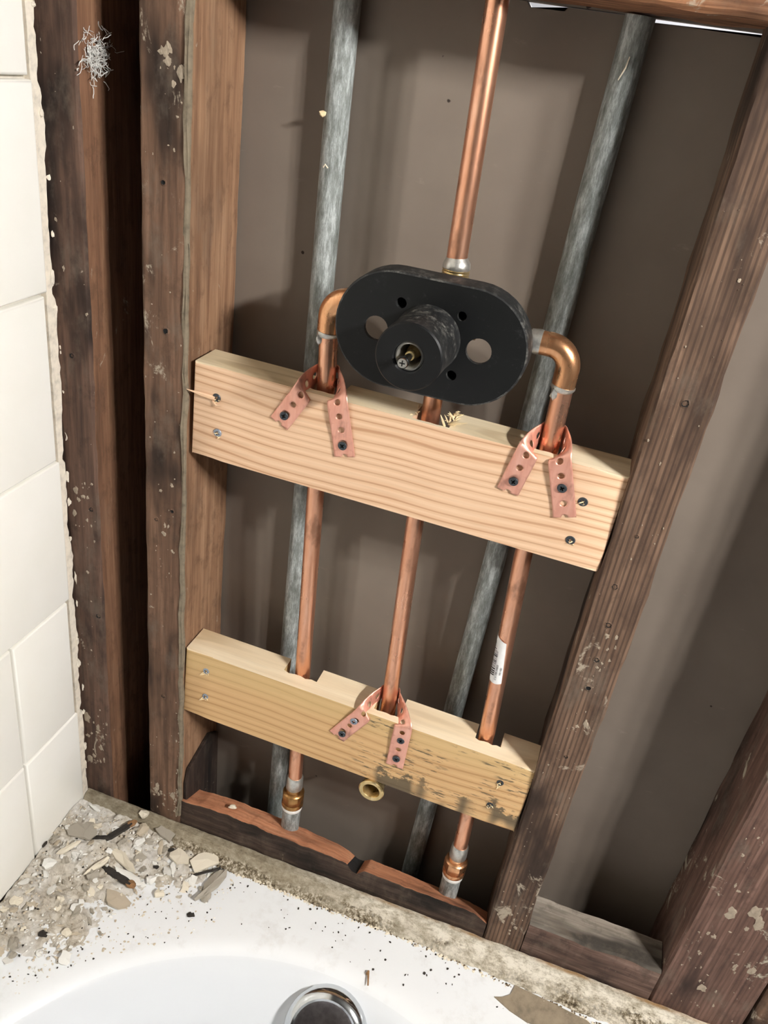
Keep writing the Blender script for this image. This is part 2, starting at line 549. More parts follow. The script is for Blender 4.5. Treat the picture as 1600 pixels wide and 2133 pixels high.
def prism(bm, outline, z0, z1, xf=None, side=0, top=0, holes=()):
    """vertical prism over a plan outline (x, y), with optional through holes"""
    loops = [outline] + list(holes)
    made = []
    for z in (z0, z1):
        es = []
        vv = []
        for lp in loops:
            vs = [bm.verts.new((p[0], p[1], z)) for p in lp]
            vv.append(vs)
            es += [bm.edges.new((vs[i], vs[(i + 1) % len(vs)])) for i in range(len(vs))]
        r = bmesh.ops.triangle_fill(bm, use_beauty=True, use_dissolve=False, edges=es)
        for g in r['geom']:
            if isinstance(g, bmesh.types.BMFace):
                g.material_index = top
        made.append(vv)
    for A, C in zip(*made):
        for i in range(len(A)):
            j = (i + 1) % len(A)
            bm.faces.new((A[i], A[j], C[j], C[i])).material_index = side
    if xf:
        for v in bm.verts:
            v.co = xf(v.co)


def circ(cx, cy, r, n=24):
    return [(cx + r * math.cos(2 * math.pi * i / n), cy + r * math.sin(2 * math.pi * i / n)) for i in range(n)]


def lump(bm, c, rx, ry, rz, rot=0.0, sub=1, jit=0.35, seed=0, mat=0, tilt=(0, 0)):
    r = bmesh.ops.create_icosphere(bm, subdivisions=sub, radius=1.0)
    R = Matrix.Rotation(rot, 3, 'Z') @ Matrix.Rotation(tilt[0], 3, 'X') @ Matrix.Rotation(tilt[1], 3, 'Y')
    rnd = random.Random(seed)
    for v in r['verts']:
        d = v.co.copy()
        s = 1 + (rnd.random() - 0.5) * 2 * jit
        v.co = Vector(c) + R @ Vector((d.x * rx * s, d.y * ry * s, d.z * rz * s))
    for v in r['verts']:
        for f in v.link_faces:
            f.material_index = mat


# ------------------------------------------------------------------ the room shell
TUBZ = -0.515          # tub deck
TILEX = -0.130         # face of the left tile wall
FLOORZ = -0.95
CEILZ = 1.50

bm = B()
box(bm, -0.30, 1.44, -2.42, 0.70, FLOORZ - 0.05, FLOORZ)
struct(finish('floor', bm, 'floor'))
bm = B()
box(bm, -0.30, 1.44, -2.42, 0.70, CEILZ, CEILZ + 0.05)
struct(finish('ceiling', bm, 'wall_paint'))
bm = B()
box(bm, 1.42, 1.47, -2.42, 0.70, FLOORZ, CEILZ)
struct(finish('wall_right', bm, 'wall_paint'))
bm = B()
box(bm, -0.30, 1.42, -2.47, -2.42, FLOORZ, CEILZ)
struct(finish('wall_rear', bm, 'wall_paint'))

# back panel of the wall cavity: the rear face of the next room's wallboard, with a thin open joint on top
bm = B()
prof = [(-0.047, 0.3842), (0.214, 0.3842), (0.217, 0.3808), (0.242, 0.3812), (0.244, 0.3838), (0.296, 0.3838), (0.299, 0.3817), (0.420, 0.3817), (0.425, 0.3842), (1.42, 0.3842)]
pts = [(-0.047, FLOORZ)] + [(p[0], p[1]) for p in prof] + [(1.42, FLOORZ)]
front = [bm.verts.new((p[0], 0.090, p[1])) for p in pts]
rear = [bm.verts.new((p[0], 0.102, p[1])) for p in pts]
bm.faces.new(front)
bm.faces.new(rear)
for i in range(len(pts)):
    j = (i + 1) % len(pts)
    bm.faces.new((front[i], front[j], rear[j], rear[i]))
bmesh.ops.triangulate(bm, faces=[f for f in bm.faces if len(f.verts) > 4])
wall_back = struct(finish('wall_back', bm, 'panel', loc=(0.2, 0.09, 0)))
bm = B()
box(bm, -0.047, 1.42, 0.090, 0.102, 0.3845, CEILZ)
struct(finish('wall_back_upper', bm, 'panel', loc=(0.2, 0.09, 0.38)))
# added black sheet keeping the corner slot dark, partition blocking lamp spill; then next room
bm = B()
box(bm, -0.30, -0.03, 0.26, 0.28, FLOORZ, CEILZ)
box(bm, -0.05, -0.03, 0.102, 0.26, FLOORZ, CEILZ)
struct(finish('wall_corner_blackout', bm, 'void'))
bm = B()
box(bm, -0.03, 1.42, 0.60, 0.62, FLOORZ, CEILZ)
struct(finish('wall_next_room', bm, 'wall_paint'))

bm = B()
box(bm, 0.700, 1.42, -0.012, 0.0, FLOORZ, CEILZ)
box(bm, -0.130, 0.700, -0.012, 0.0, 0.95, CEILZ)
struct(finish('wall_end', bm, 'wall_paint'))

# ------------------------------------------------------------------ left wall with tiles
bm = B()
box(bm, -0.30, TILEX - 0.007, -2.42, -0.010, FLOORZ, CEILZ)
wall_left = struct(finish('wall_left', bm, 'grout', loc=(TILEX, -0.3, TUBZ)))
rows = [-0.512, -0.362, -0.203, -0.038, 0.122, 0.287, 0.452, 0.615]
JT = 0.0014


def tile_mesh(y0, y1, z0, z1):
    bm = B()
    t = 0.007
    box(bm, TILEX - t, TILEX, y0, y1, z0, z1)
    es = [e for e in bm.edges if abs(e.verts[0].co.x - TILEX) < 1e-6 and abs(e.verts[1].co.x - TILEX) < 1e-6]
    bmesh.ops.bevel(bm, geom=es, offset=0.0025, segments=3, affect='EDGES', profile=0.5)
    return bm


PITCH = 0.162
for i, (za, zb) in enumerate(zip(rows, rows[1:])):
    first = -0.1015 if i < 2 else -0.0120 - PITCH + 0.0
    edges = [-0.0110 - 0.004 * (i % 2)]
    y = first
    while y > -0.80:
        edges.append(y)
        y -= PITCH
    for ya, yb in zip(edges, edges[1:]):
        o = finish('tile', tile_mesh(yb + JT, ya - JT, za + JT, zb - JT), 'tile', parent=wall_left, smooth=True)
# ragged mortar edge left where the end wall was stripped
bm = B()
n = 220
prev = None
for j in range(n + 1):
    z = TUBZ + (0.62 - TUBZ) * j / n
    e = -0.001 + 0.0040 * fbm((z, 1.3, 0.2), 14, 5) + 0.0015 * fbm((z, 5.3, 0.2), 120, 3)
    for zz in rows:
        if abs(z - zz) < 0.006:
            e -= 0.003
    fx = TILEX - 0.0012 + 0.0008 * fbm((z, 2.2, 0.4), 80, 2)
    cur = [bm.verts.new(p) for p in ((TILEX - 0.03, -0.012, z), (fx, -0.0135, z), (fx, e - 0.0025, z), (fx - 0.002, e, z), (TILEX - 0.03, e + 0.001, z))]
    if prev:
        for a in range(4):
            bm.faces.new((prev[a], prev[a + 1], cur[a + 1], cur[a]))
    prev = cur
o = finish('mortar_edge', bm, 'mortar', parent=wall_left, smooth=False)
o['label'] = 'ragged cream mortar edge'
bm = B()
rnd = random.Random(3)
for k in range(26):
    z = -0.50 + k * 0.04 + rnd.uniform(-0.012, 0.012)
    lump(bm, (TILEX - 0.001, rnd.uniform(-0.005, 0.002), z), 0.0014, rnd.uniform(0.001, 0.0026), rnd.uniform(0.002, 0.008), 0, 2, 0.4, k)
o = finish('mortar_crumb', bm, 'mortar', parent=wall_left)
o['kind'] = 'stuff'
o['label'] = 'broken mortar crumbs along the tile edge'

# ------------------------------------------------------------------ bathtub
TCX = 0.235


def tub_ring(inset, z, n=128):
    a = 0.350 - inset
    b = 0.360 - inset
    out = []
    for i in range(n):
        th = 2 * math.pi * i / n
        cy = -0.435 if math.sin(th) >= 0 else -1.15
        out.append(Vector((TCX + a * math.cos(th), cy + b * math.sin(th), z)))
    return out


tub = thing('bathtub', (TCX, -0.7, FLOORZ), 'white enamel bathtub below the opened wall, its deck dusted with rubble', 'bathtub')
bm = B()
n = 128
outer = []
X0, X1, Y0, Y1 = TILEX + 0.001, 0.699, -1.62, -0.001
cx, cy = TCX, -0.79
ell = tub_ring(0, TUBZ)
for p in ell:
    d = p - Vector((cx, cy, TUBZ))
    s = min(((X1 - cx) / d.x if d.x > 0 else (X0 - cx) / d.x) if abs(d.x) > 1e-6 else 1e9,
            ((Y1 - cy) / d.y if d.y > 0 else (Y0 - cy) / d.y) if abs(d.y) > 1e-6 else 1e9)
    outer.append(Vector((cx, cy, TUBZ)) + d * s)
profile = [(0.0, 0.0), (0.006, -0.0006), (0.013, -0.0025), (0.020, -0.0065), (0.027, -0.0130), (0.034, -0.022), (0.042, -0.035), (0.052, -0.055),
           (0.062, -0.080), (0.074, -0.115), (0.088, -0.165), (0.104, -0.225), (0.120, -0.275), (0.140, -0.305), (0.170, -0.322), (0.215, -0.330), (0.26, -0.332)]
loops = [[v - Vector((0, 0, FLOORZ + 0.0 if False else 0)) for v in outer]]
loops += [[p + (q - p) * t for p, q in zip(outer, ell)] for t in (0.4, 0.75)]
loops += [tub_ring(d, TUBZ + z) for d, z in profile]
skirt = [Vector((p.x, p.y, FLOORZ)) for p in outer]
loops = [skirt] + loops
rings = [[bm.verts.new(p) for p in lp] for lp in loops]
for A, C in zip(rings, rings[1:]):
    for i in range(n):
        bm.faces.new((A[i], A[(i + 1) % n], C[(i + 1) % n], C[i]))
bm.faces.new(rings[-1])
ORI_t = ORI[tub]
ORI[tub] = Vector((TCX, -0.7, TUBZ))          # shader coordinates counted from the deck
o = finish('tub_shell', bm, 'enamel', parent=tub, smooth=True, recalc=True)
ORI[tub] = ORI_t
o.location = (0, 0, TUBZ - FLOORZ)
ORI[o] = Vector((TCX, -0.7, TUBZ))
# overflow plate on the sloped end of the basin
OV = Vector((0.243, -0.1335, -0.5535))
on = Vector((0.0, -0.78, 0.62)).normalized()
ov_u = Vector((1, 0, 0))
ov_v = on.cross(ov_u).normalized()


def revolve(bm, c, ax, prof, seg=40, mat=0, cap0=False, cap1=True):
    ax = Vector(ax).normalized()
    ref = Vector((1, 0, 0)) if abs(ax.x) < 0.9 else Vector((0, 0, 1))
    u = ax.cross(ref).normalized()
    v = ax.cross(u)
    rings = []
    for (r, h) in prof:
        rings.append([bm.verts.new(Vector(c) + ax * h + (u * math.cos(2 * math.pi * k / seg) + v * math.sin(2 * math.pi * k / seg)) * max(r, 1e-5)) for k in range(seg)])
    for A, C in zip(rings, rings[1:]):
        for k in range(seg):
            bm.faces.new((A[k], A[(k + 1) % seg], C[(k + 1) % seg], C[k])).material_index = mat
    if cap0:
        bm.faces.new(rings[0]).material_index = mat
    if cap1:
        bm.faces.new(rings[-1]).material_index = mat


bm = B()
revolve(bm, OV, on, [(0.044, -0.012), (0.0445, 0.002), (0.043, 0.006), (0.040, 0.009), (0.036, 0.0105), (0.0335, 0.0095), (0.0325, 0.0075)], cap0=True, cap1=False)
plate = finish('overflow_plate', bm, 'chrome', parent=tub, smooth=True)
plate['label'] = 'round chrome overflow plate'
bm = B()
revolve(bm, OV, on, [(0.0327, 0.0076), (0.030, 0.0068), (0.012, 0.0072), (0.0, 0.0075)], cap1=True)
o = finish('face_disc', bm, 'chrome_reflection', parent=plate, smooth=True)
bm = B()
kc = OV - ov_v * 0.0 + ov_u * 0.003
revolve(bm, kc, on, [(0.0085, 0.006), (0.0085, 0.013), (0.0075, 0.0145), (0.0072, 0.020), (0.006, 0.0225), (0.0, 0.0230)], 24, cap0=True)
o = finish('centre_knob', bm, 'chrome', parent=plate, smooth=True)

# plaster ledge between the tub and the studs
bm = B()
n = 420
prev = None
for j in range(n + 1):
    x = TILEX + (0.699 - TILEX) * j / n
    w1 = fbm((x, 0.3, 0), 30, 4)
    w2 = fbm((x, 4.3, 0), 55, 4)
    w3 = fbm((x, 8.3, 0), 120, 3)
    fr = -0.026 - 0.006 * max(0, (x - 0.3)) / 0.2 - 0.002 * w1 + 0.0015 * w3
    top = -0.5005 + 0.0012 * w1
    prof_ = [(-0.0005, TUBZ + 0.0004), (-0.0005, top - 0.001), (-0.002, top + 0.0005 * w3), (-0.0095, top - 0.0006 + 0.0008 * w2), (-0.0118, top - 0.0040 + 0.0012 * w3),
             (-0.0160, top - 0.0078 + 0.0026 * w2), (-0.0205, top - 0.0092 + 0.0026 * w3), (fr, TUBZ + 0.0016), (fr - 0.002, TUBZ + 0.0002)]
    cur = [bm.verts.new((x, p[0] + 0.0006 * fbm((x, p[0] * 40, 2), 80, 2), p[1])) for p in prof_]
    if prev:
        for a in range(len(cur) - 1):
            bm.faces.new((prev[a], prev[a + 1], cur[a + 1], cur[a]))
    prev = cur
ledge = tag(finish('plaster_ledge', bm, 'ledge', loc=(0, 0, TUBZ), smooth=True), 'crusty plaster strip along the back edge of the tub, rust stained', 'plaster strip')

# ------------------------------------------------------------------ studs
ZB, ZT = -0.500, 1.49
TIMBER = {}


def stud(x0, x1, mat, label, seed, n=90, amp=0.0011, zb=ZB, edge_amp=1.0, side=None):
    zb = FLOORZ
    t = thing('wall_stud', ((x0 + x1) / 2, 0.045, zb), label, 'stud', 'old wall studs')
    bm = B()
    rough_beam(bm, x0, x1, 0.0, 0.0895, zb, ZT, 'z', n + 90, amp, seed, edge_amp=edge_amp)
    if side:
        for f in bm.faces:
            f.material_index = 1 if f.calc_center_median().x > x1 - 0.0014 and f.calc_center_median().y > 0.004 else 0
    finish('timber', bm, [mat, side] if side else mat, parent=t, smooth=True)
    TIMBER[t] = mat
    return t


def nail_holes(t, spots):
    for i, (x, z, r) in enumerate(spots):
        r *= 1.5
        bm = B()
        revolve(bm, (x, 0.0005, z), (0, -1, 0), [(r * 1.5, -0.002), (r * 1.35, 0.0006), (r * 0.9, 0.0012), (r * 0.75, 0.0010), (r * 0.6, 0.0004)], 12, cap1=True)
        for v in bm.verts:
            v.co.x += 0.25 * r * fbm((v.co.x * 900, v.co.z * 900, i), 1.0)
            v.co.z += 0.35 * r * fbm((v.co.x * 900, v.co.z * 900, i + 5), 1.0)
        for f in bm.faces:
            c_ = f.calc_center_median()
            f.material_index = 1 if (Vector((c_.x - x, c_.z - z)).length < r * 0.86) else 0
        o = finish('nail_hole', bm, [TIMBER[t], 'recess'], parent=t)  # hole shade painted as a black disc inside the raised ring


def flecks(t, regs, mat='plaster_fleck', seed=0):
    """small plaster splatters: (x0,x1,z0,z1,count,size)"""
    rnd = random.Random(seed)
    bm = B()
    for (x0, x1, z0, z1, cnt, sz) in regs:
        for k in range(cnt):
            s = sz * (0.25 + 1.0 * rnd.random() ** 2.5)
            lump(bm, (rnd.uniform(x0, x1), 0.0002, rnd.uniform(z0, z1)), s * rnd.uniform(0.5, 1.0), 0.0007, s * rnd.uniform(0.5, 1.6), 0, 2, 0.45, rnd.random())
    o = finish('plaster_splatter', bm, mat, parent=t)
    o['kind'] = 'stuff'


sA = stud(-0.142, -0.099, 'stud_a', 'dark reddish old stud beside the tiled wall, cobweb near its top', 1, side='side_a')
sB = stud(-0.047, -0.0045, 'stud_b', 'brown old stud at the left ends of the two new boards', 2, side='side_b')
sC = stud(0.376, 0.4175, 'stud_c', 'ring-grained old stud at the right ends of the two new boards', 3, edge_amp=1.7)
sD = stud(0.5605, 0.6525, 'stud_d', 'wide red-stained old stud in the lower right corner, blotched with plaster', 4)
sE = stud(0.6555, 0.698, 'stud_b', 'sliver of old stud at the lower right corner edge', 5)
nail_holes(sA, [(-0.119, 0.066, 0.0016), (-0.107, -0.091, 0.0018), (-0.105, -0.223, 0.002)])
nail_holes(sB, [(-0.026, 0.229, 0.0014), (-0.024, 0.110, 0.0018), (-0.034, -0.080, 0.0014), (-0.017, -0.066, 0.0013), (-0.027, -0.306, 0.0015)])
nail_holes(sC, [(0.397, 0.150, 0.0020), (0.395, 0.036, 0.0011), (0.391, -0.014, 0.0018), (0.396, -0.052, 0.0018), (0.396, -0.090, 0.0017), (0.397, -0.122, 0.0017), (0.398, -0.207, 0.0014)])
flecks(sA, [(-0.128, -0.102, -0.45, -0.36, 22, 0.0045), (-0.128, -0.101, -0.35, 0.30, 24, 0.0015), (-0.128, -0.105, -0.12, -0.06, 16, 0.0025)], seed=1)
flecks(sB, [(-0.045, -0.008, -0.49, -0.45, 20, 0.0045), (-0.045, -0.007, -0.45, 0.33, 40, 0.0012), (-0.030, -0.010, 0.28, 0.34, 10, 0.0035), (-0.035, -0.012, -0.16, -0.02, 16, 0.0024), (-0.011, -0.006, -0.48, -0.32, 24, 0.0022)], seed=2)
flecks(sC, [(0.379, 0.415, -0.49, 0.30, 70, 0.0011), (0.380, 0.412, -0.48, -0.43, 12, 0.0035), (0.383, 0.408, -0.10, -0.06, 12, 0.0025), (0.390, 0.406, -0.175, -0.160, 5, 0.0035)], seed=3)
flecks(sD, [(0.565, 0.645, -0.49, -0.2, 60, 0.0018), (0.58, 0.62, -0.36, -0.29, 8, 0.006), (0.58, 0.64, -0.46, -0.37, 8, 0.0045)], seed=4)
# grey plaster line down the inner edge of the second stud
bm = B()
rough_beam(bm, -0.0082, -0.0038, -0.0008, 0.004, -0.49, 1.2, 'z', 200, 0.0022, 12, 0.0008)
o = finish('plaster_bead', bm, 'bead', parent=sB, smooth=True)
o['label'] = 'grey plaster line along the stud edge'

# header block across the top
t = tag(finish('header_block', (lambda b: (rough_beam(b, -0.004, 0.376, 0.0, 0.089, 0.3855, 0.475, 'x', 60, 0.0012, 8), b)[1])(B()), 'header', loc=(0.19, 0, 0.385), smooth=True),
        'reddish old cross block at the top right edge of the picture', 'wood block')
# slit sits under the block: block is a hair above the panel top

# lower rotten cross block with its concave fresh-cut top
bm = B()
fr_pts = [(-0.0040, -0.464), (0.058, -0.4585), (0.114, -0.462), (0.195, -0.464), (0.208, -0.466), (0.2145, -0.475), (0.2215, -0.4765), (0.229, -0.467), (0.274, -0.4685), (0.324, -0.468), (0.359, -0.4685), (0.3755, -0.478)]
bk_pts = [(-0.0040, -0.482), (0.048, -0.477), (0.115, -0.480), (0.183, -0.487), (0.200, -0.492), (0.2125, -0.500), (0.2195, -0.501), (0.229, -0.4935), (0.266, -0.495), (0.328, -0.500), (0.352, -0.503), (0.3755, -0.509)]


def interp(pl, x):
    for (a, za), (b, zb) in zip(pl, pl[1:]):
        if x <= b:
            return za + (zb - za) * max(0, (x - a)) / (b - a)
    return pl[-1][1]


prev = None
n = 180
for j in range(n + 1):
    x = -0.0042 + 0.3796 * j / n
    zf = interp(fr_pts, x) + 0.0014 * fbm((x, 1, 0), 70, 4)
    zb_ = interp(bk_pts, x) + 0.0014 * fbm((x, 7, 0), 60, 4)
    yf = 0.0006 + 0.0012 * fbm((x, 3, 0), 50, 3)
    cur = [bm.verts.new(p) for p in ((x, yf, -0.60), (x, yf + 0.0004, (zf - 0.60) / 2 - 0.0), (x, yf, zf), (x, 0.012, zf + (zb_ - zf) * 0.30 + 0.0009 * fbm((x, 11, 0), 90, 3)), (x, 0.025, zf + (zb_ - zf) * 0.66 + 0.0009 * fbm((x, 15, 0), 90, 3)), (x, 0.038, zb_), (x, 0.038, -0.60))]
    if prev:
        for a in range(6):
            f = bm.faces.new((prev[a], prev[a + 1], cur[a + 1], cur[a]))
            burnt = 0.2105 < x < 0.2235
            f.material_index = (2 if burnt else 1) if a in (2, 3, 4) else 0
    else:
        bm.faces.new(cur)
    prev = cur
bm.faces.new(prev)
tag(finish('sill_block', bm, ['rot_front', 'rot_top', 'char'], loc=(0.186, 0.019, -0.60), smooth=True), 'damp dark cross block with raw reddish top, charred notch in its middle', 'wood block')

# cross block in the right bay
bm = B()
rough_beam(bm, 0.4185, 0.5595, 0.0008, 0.0395, -0.60, -0.4525, 'x', 60, 0.0016, 21)
for f in bm.faces:
    f.material_index = 1 if f.calc_center_median().z > -0.456 else 0
tag(finish('sill_block', bm, ['brown_block', 'grey_block'], loc=(0.49, 0.02, -0.60), smooth=True), 'short cross block with dusty grey top between the two right-hand studs', 'wood block')

# dark cleat on the inner side of the second stud
bm = B()
cl = [(0.006, -0.60), (0.006, -0.440), (0.012, -0.420), (0.062, -0.408), (0.083, -0.424), (0.0885, -0.60)]
A = [bm.verts.new((-0.0042, y, z)) for y, z in cl]
C = [bm.verts.new((0.0005, y, z)) for y, z in cl]
bm.faces.new(A)
bm.faces.new(C)
for i in range(len(cl)):
    j = (i + 1) % len(cl)
    bm.faces.new((A[i], A[j], C[j], C[i]))
bmesh.ops.bevel(bm, geom=bm.edges[:], offset=0.0008, segments=1, affect='EDGES')
tag(finish('wood_cleat', bm, 'cleat'), 'dark damp wood cleat with a slanted top on the stud below the lower board', 'wood cleat')

# ------------------------------------------------------------------ new boards
def arc_notch(x0, x1, yb, yf, wob=0.0):
    """plan points of a saw-cut notch open to the back, walked right to left"""
    m = 6
    pts = [(x1, yb)]
    for i in range(m + 1):
        x = x1 + (x0 - x1) * i / m
        pts.append((x, yf + wob * math.sin(i * 2.3)))
    pts.append((x0, yb))
    return pts


def board_plan(L, y0, y1, notches, r=0.0022):
    pl = [(0, y0 + r), (r * 0.3, y0 + r * 0.3), (r, y0)]
    for i in range(1, 12):
        pl.append((L * i / 12, y0))
    pl += [(L - r, y0), (L - r * 0.3, y0 + r * 0.3), (L, y0 + r), (L, y1)]
    for nt in sorted(notches, key=lambda q: -q[0]):
        pl += arc_notch(nt[0], nt[1], y1, nt[2], nt[3])
    pl.append((0, y1))
    return pl


def make_board(x, z, L, H, deg, plan, mats, label, bevel=0.0022):
    t = thing('blocking_board', (x, 0.004, z), label, 'board', 'new blocking boards')
    ca, sa = math.cos(math.radians(deg)), math.sin(math.radians(deg))
    xf = lambda c: Vector((x + c.x * ca + c.z * sa, c.y, z - c.x * sa + c.z * ca))
    bm = B()
    prism(bm, plan, 0.0, H)
    # ease the long front arrises
    es = [e for e in bm.edges if all(abs(v.co.y - 0.004) < 1e-5 for v in e.verts) and abs(e.verts[0].co.z - e.verts[1].co.z) < 1e-6 and (abs(e.verts[0].co.z) < 1e-6 or abs(e.verts[0].co.z - H) < 1e-6)]
    bmesh.ops.bevel(bm, geom=es, offset=bevel, segments=3, affect='EDGES', profile=0.5)
    bmesh.ops.recalc_face_normals(bm, faces=bm.faces[:])
    for f in bm.faces:
        f.material_index = 1 if f.normal.z > 0.75 else 0
    for v in bm.verts:
        v.co = xf(v.co)
    o = finish('timber', bm, mats, parent=t, smooth=True)
    return t, xf


# upper board
upper, UXF = make_board(-0.0005, -0.0005, 0.3755, 0.0885, 1.05,
                        board_plan(0.3755, 0.004, 0.042, [(0.104, 0.131, 0.012, 0.0006), (0.197, 0.2285, 0.0075, 0.0004), (0.297, 0.325, 0.012, 0.0006)]),
                        ['fir', 'fir_top'], 'upper new board, pinkish fir, two copper straps screwed to its face')
lower, LXF = make_board(-0.005, -0.3205, 0.3795, 0.0885, 1.55,
                        board_plan(0.3795, 0.004, 0.042, [(0.105, 0.1425, 0.0215, 0.0012), (0.209, 0.2365, 0.0125, 0.0006), (0.3145, 0.341, 0.0205, 0.001)]),
                        ['pine', 'pine_top'], 'lower new board, yellow pine with black mildew stains and one copper strap')


def screw_mesh(mat):
    bm = B()
    r = 0.0040
    w_ = 0.00062
    l_ = 0.0021
    cross = [(w_, w_), (w_, l_), (-w_, l_), (-w_, w_), (-l_, w_), (-l_, -w_), (-w_, -w_), (-w_, -l_), (w_, -l_), (w_, -w_), (l_, -w_), (l_, w_)]
    ring = circ(0, 0, r * 0.9, 24)
    vc = [bm.verts.new((p[0], -0.0012, p[1])) for p in cross]
    vr = [bm.verts.new((p[0], -0.0010, p[1])) for p in ring]
    es = [bm.edges.new((vc[i], vc[(i + 1) % 12])) for i in range(12)] + [bm.edges.new((vr[i], vr[(i + 1) % 24])) for i in range(24)]
    bmesh.ops.triangle_fill(bm, use_beauty=True, edges=es)
    vo = [bm.verts.new((p[0], -0.0003, p[1])) for p in circ(0, 0, r, 24)]
    vb = [bm.verts.new((p[0], 0.003, p[1])) for p in circ(0, 0, r * 0.45, 24)]
    for A, C in ((vr, vo), (vo, vb)):
        for i in range(24):
            bm.faces.new((A[i], A[(i + 1) % 24], C[(i + 1) % 24], C[i]))
    vd = [bm.verts.new((p[0] * 0.6, 0.0012, p[1] * 0.6)) for p in cross]
    for i in range(12):
        bm.faces.new((vc[i], vc[(i + 1) % 12], vd[(i + 1) % 12], vd[i])).material_index = 1
    bm.faces.new(vd).material_index = 1
    bm.faces.new(vb)
    bmesh.ops.recalc_face_normals(bm, faces=bm.faces[:])
    me = bpy.data.meshes.new('screw')
    bm.to_mesh(me)
    bm.free()
    me.materials.append(M[mat])
    me.materials.append(M['recess'])
    return me


SCREW = screw_mesh('screw')
SCREW_B = screw_mesh('screw_bright')


def put_screw(parent, x, y, z, rot=0.3, tilt=0.0, me=None, s=1.0):
    o = bpy.data.objects.new('screw', me or SCREW)
    COL.objects.link(o)
    o.parent = parent
    o.location = Vector((x, y, z)) - ORI[parent]
    o.rotation_euler = (tilt, rot, 0)
    o.scale = (s, s, s)
    return o


def splinters(parent, c, cnt, ln, seed, mat='splinter', up=0.5):
    rnd = random.Random(seed)
    bm = B()
    for k in range(cnt):
        a = rnd.uniform(0, 2 * math.pi)
        d = Vector((math.cos(a), -0.35 - rnd.random() * 0.4, math.sin(a) + up * rnd.random())).normalized()
        p = Vector(c) + Vector((rnd.uniform(-1, 1) * 0.003, rnd.uniform(-0.0004, 0.0006), rnd.uniform(-1, 1) * 0.003))
        l = ln * rnd.uniform(0.4, 1.2)
        tube(bm, [p - d * 0.001, p + d * l * 0.5, p + d * l], [0.0007, 0.0006, 0.0001], 5)
    o = finish('splinter', bm, mat, parent=parent)
    return o


for (x, z, r_, m_) in ((0.0235, 0.0595, 0.5, SCREW), (0.0255, 0.0265, 0.2, SCREW_B), (0.3475, 0.0515, 0.7, SCREW), (0.3465, 0.0150, 0.3, SCREW)):
    put_screw(upper, x, 0.0042, z, r_, 0.1, m_, 1.02)
    splinters(upper, (x, 0.004, z - 0.003), 3, 0.004, x * 100)
for (x, z, r_, m_) in ((0.022, -0.2535, 0.5, SCREW_B), (0.022, -0.2895, 0.9, SCREW_B), (0.347, -0.2705, 0.2, SCREW), (0.3435, -0.3045, 0.6, SCREW)):
    put_screw(lower, x, 0.0043, z, r_, -0.15, m_, 0.9)
    splinters(lower, (x, 0.004, z - 0.003), 5, 0.005, x * 77)
# lifted sliver of wood at the left end of the upper board, and torn fibres at the centre notch
bm = B()
for pts_, w0 in (([(0.022, 0.0038, 0.0585), (0.010, 0.0015, 0.0605), (-0.003, -0.0015, 0.0630)], 0.0022), ([(0.020, 0.0038, 0.0555), (0.024, 0.0015, 0.0535), (0.030, 0.002, 0.0545)], 0.0012)):
    tube(bm, pts_, [w0, w0 * 0.8, 0.0002], 6)
finish('splinter', bm, 'fir', parent=upper)
rnd = random.Random(11)
bm = B()
for k in range(46):
    side = k < 34
    bx = rnd.uniform(0.226, 0.2315) if side else rnd.uniform(0.194, 0.199)
    p = Vector((bx, rnd.uniform(0.014, 0.040), 0.083 + rnd.uniform(-0.002, 0.002)))
    d = Vector((rnd.uniform(-0.6, 0.9), rnd.uniform(-0.5, 0.4), rnd.uniform(0.1, 1.0))).normalized()
    l = rnd.uniform(0.003, 0.009) * (1 if side else 0.5)
    tube(bm, [p, p + d * l * 0.5, p + d * l + Vector((0, 0, -0.001))], [0.0007, 0.0006, 0.0001], 5)
for a, b in (((0.2255, 0.009, 0.0835), (0.2215, 0.004, 0.0945)), ((0.229, 0.012, 0.085), (0.243, 0.010, 0.0905)), ((0.228, 0.012, 0.085), (0.237, 0.006, 0.0925))):
    tube(bm, [a, (Vector(a) + Vector(b)) / 2, b], [0.0011, 0.001, 0.0002], 5)
o = finish('torn_fibre', bm, 'splinter', parent=upper)
o['kind'] = 'stuff'
o['label'] = 'pale torn wood fibres at the notch'

# ------------------------------------------------------------------ copper and steel plumbing
R1 = 0.0080


def lerp_path(ctrl, n=14):
    """polyline through (x, y, z) control points, straight segments"""
    out = []
    for a, b in zip(ctrl, ctrl[1:]):
        a, b = Vector(a), Vector(b)
        for i in range(n):
            out.append(a + (b - a) * i / n)
    out.append(Vector(ctrl[-1]))
    return out


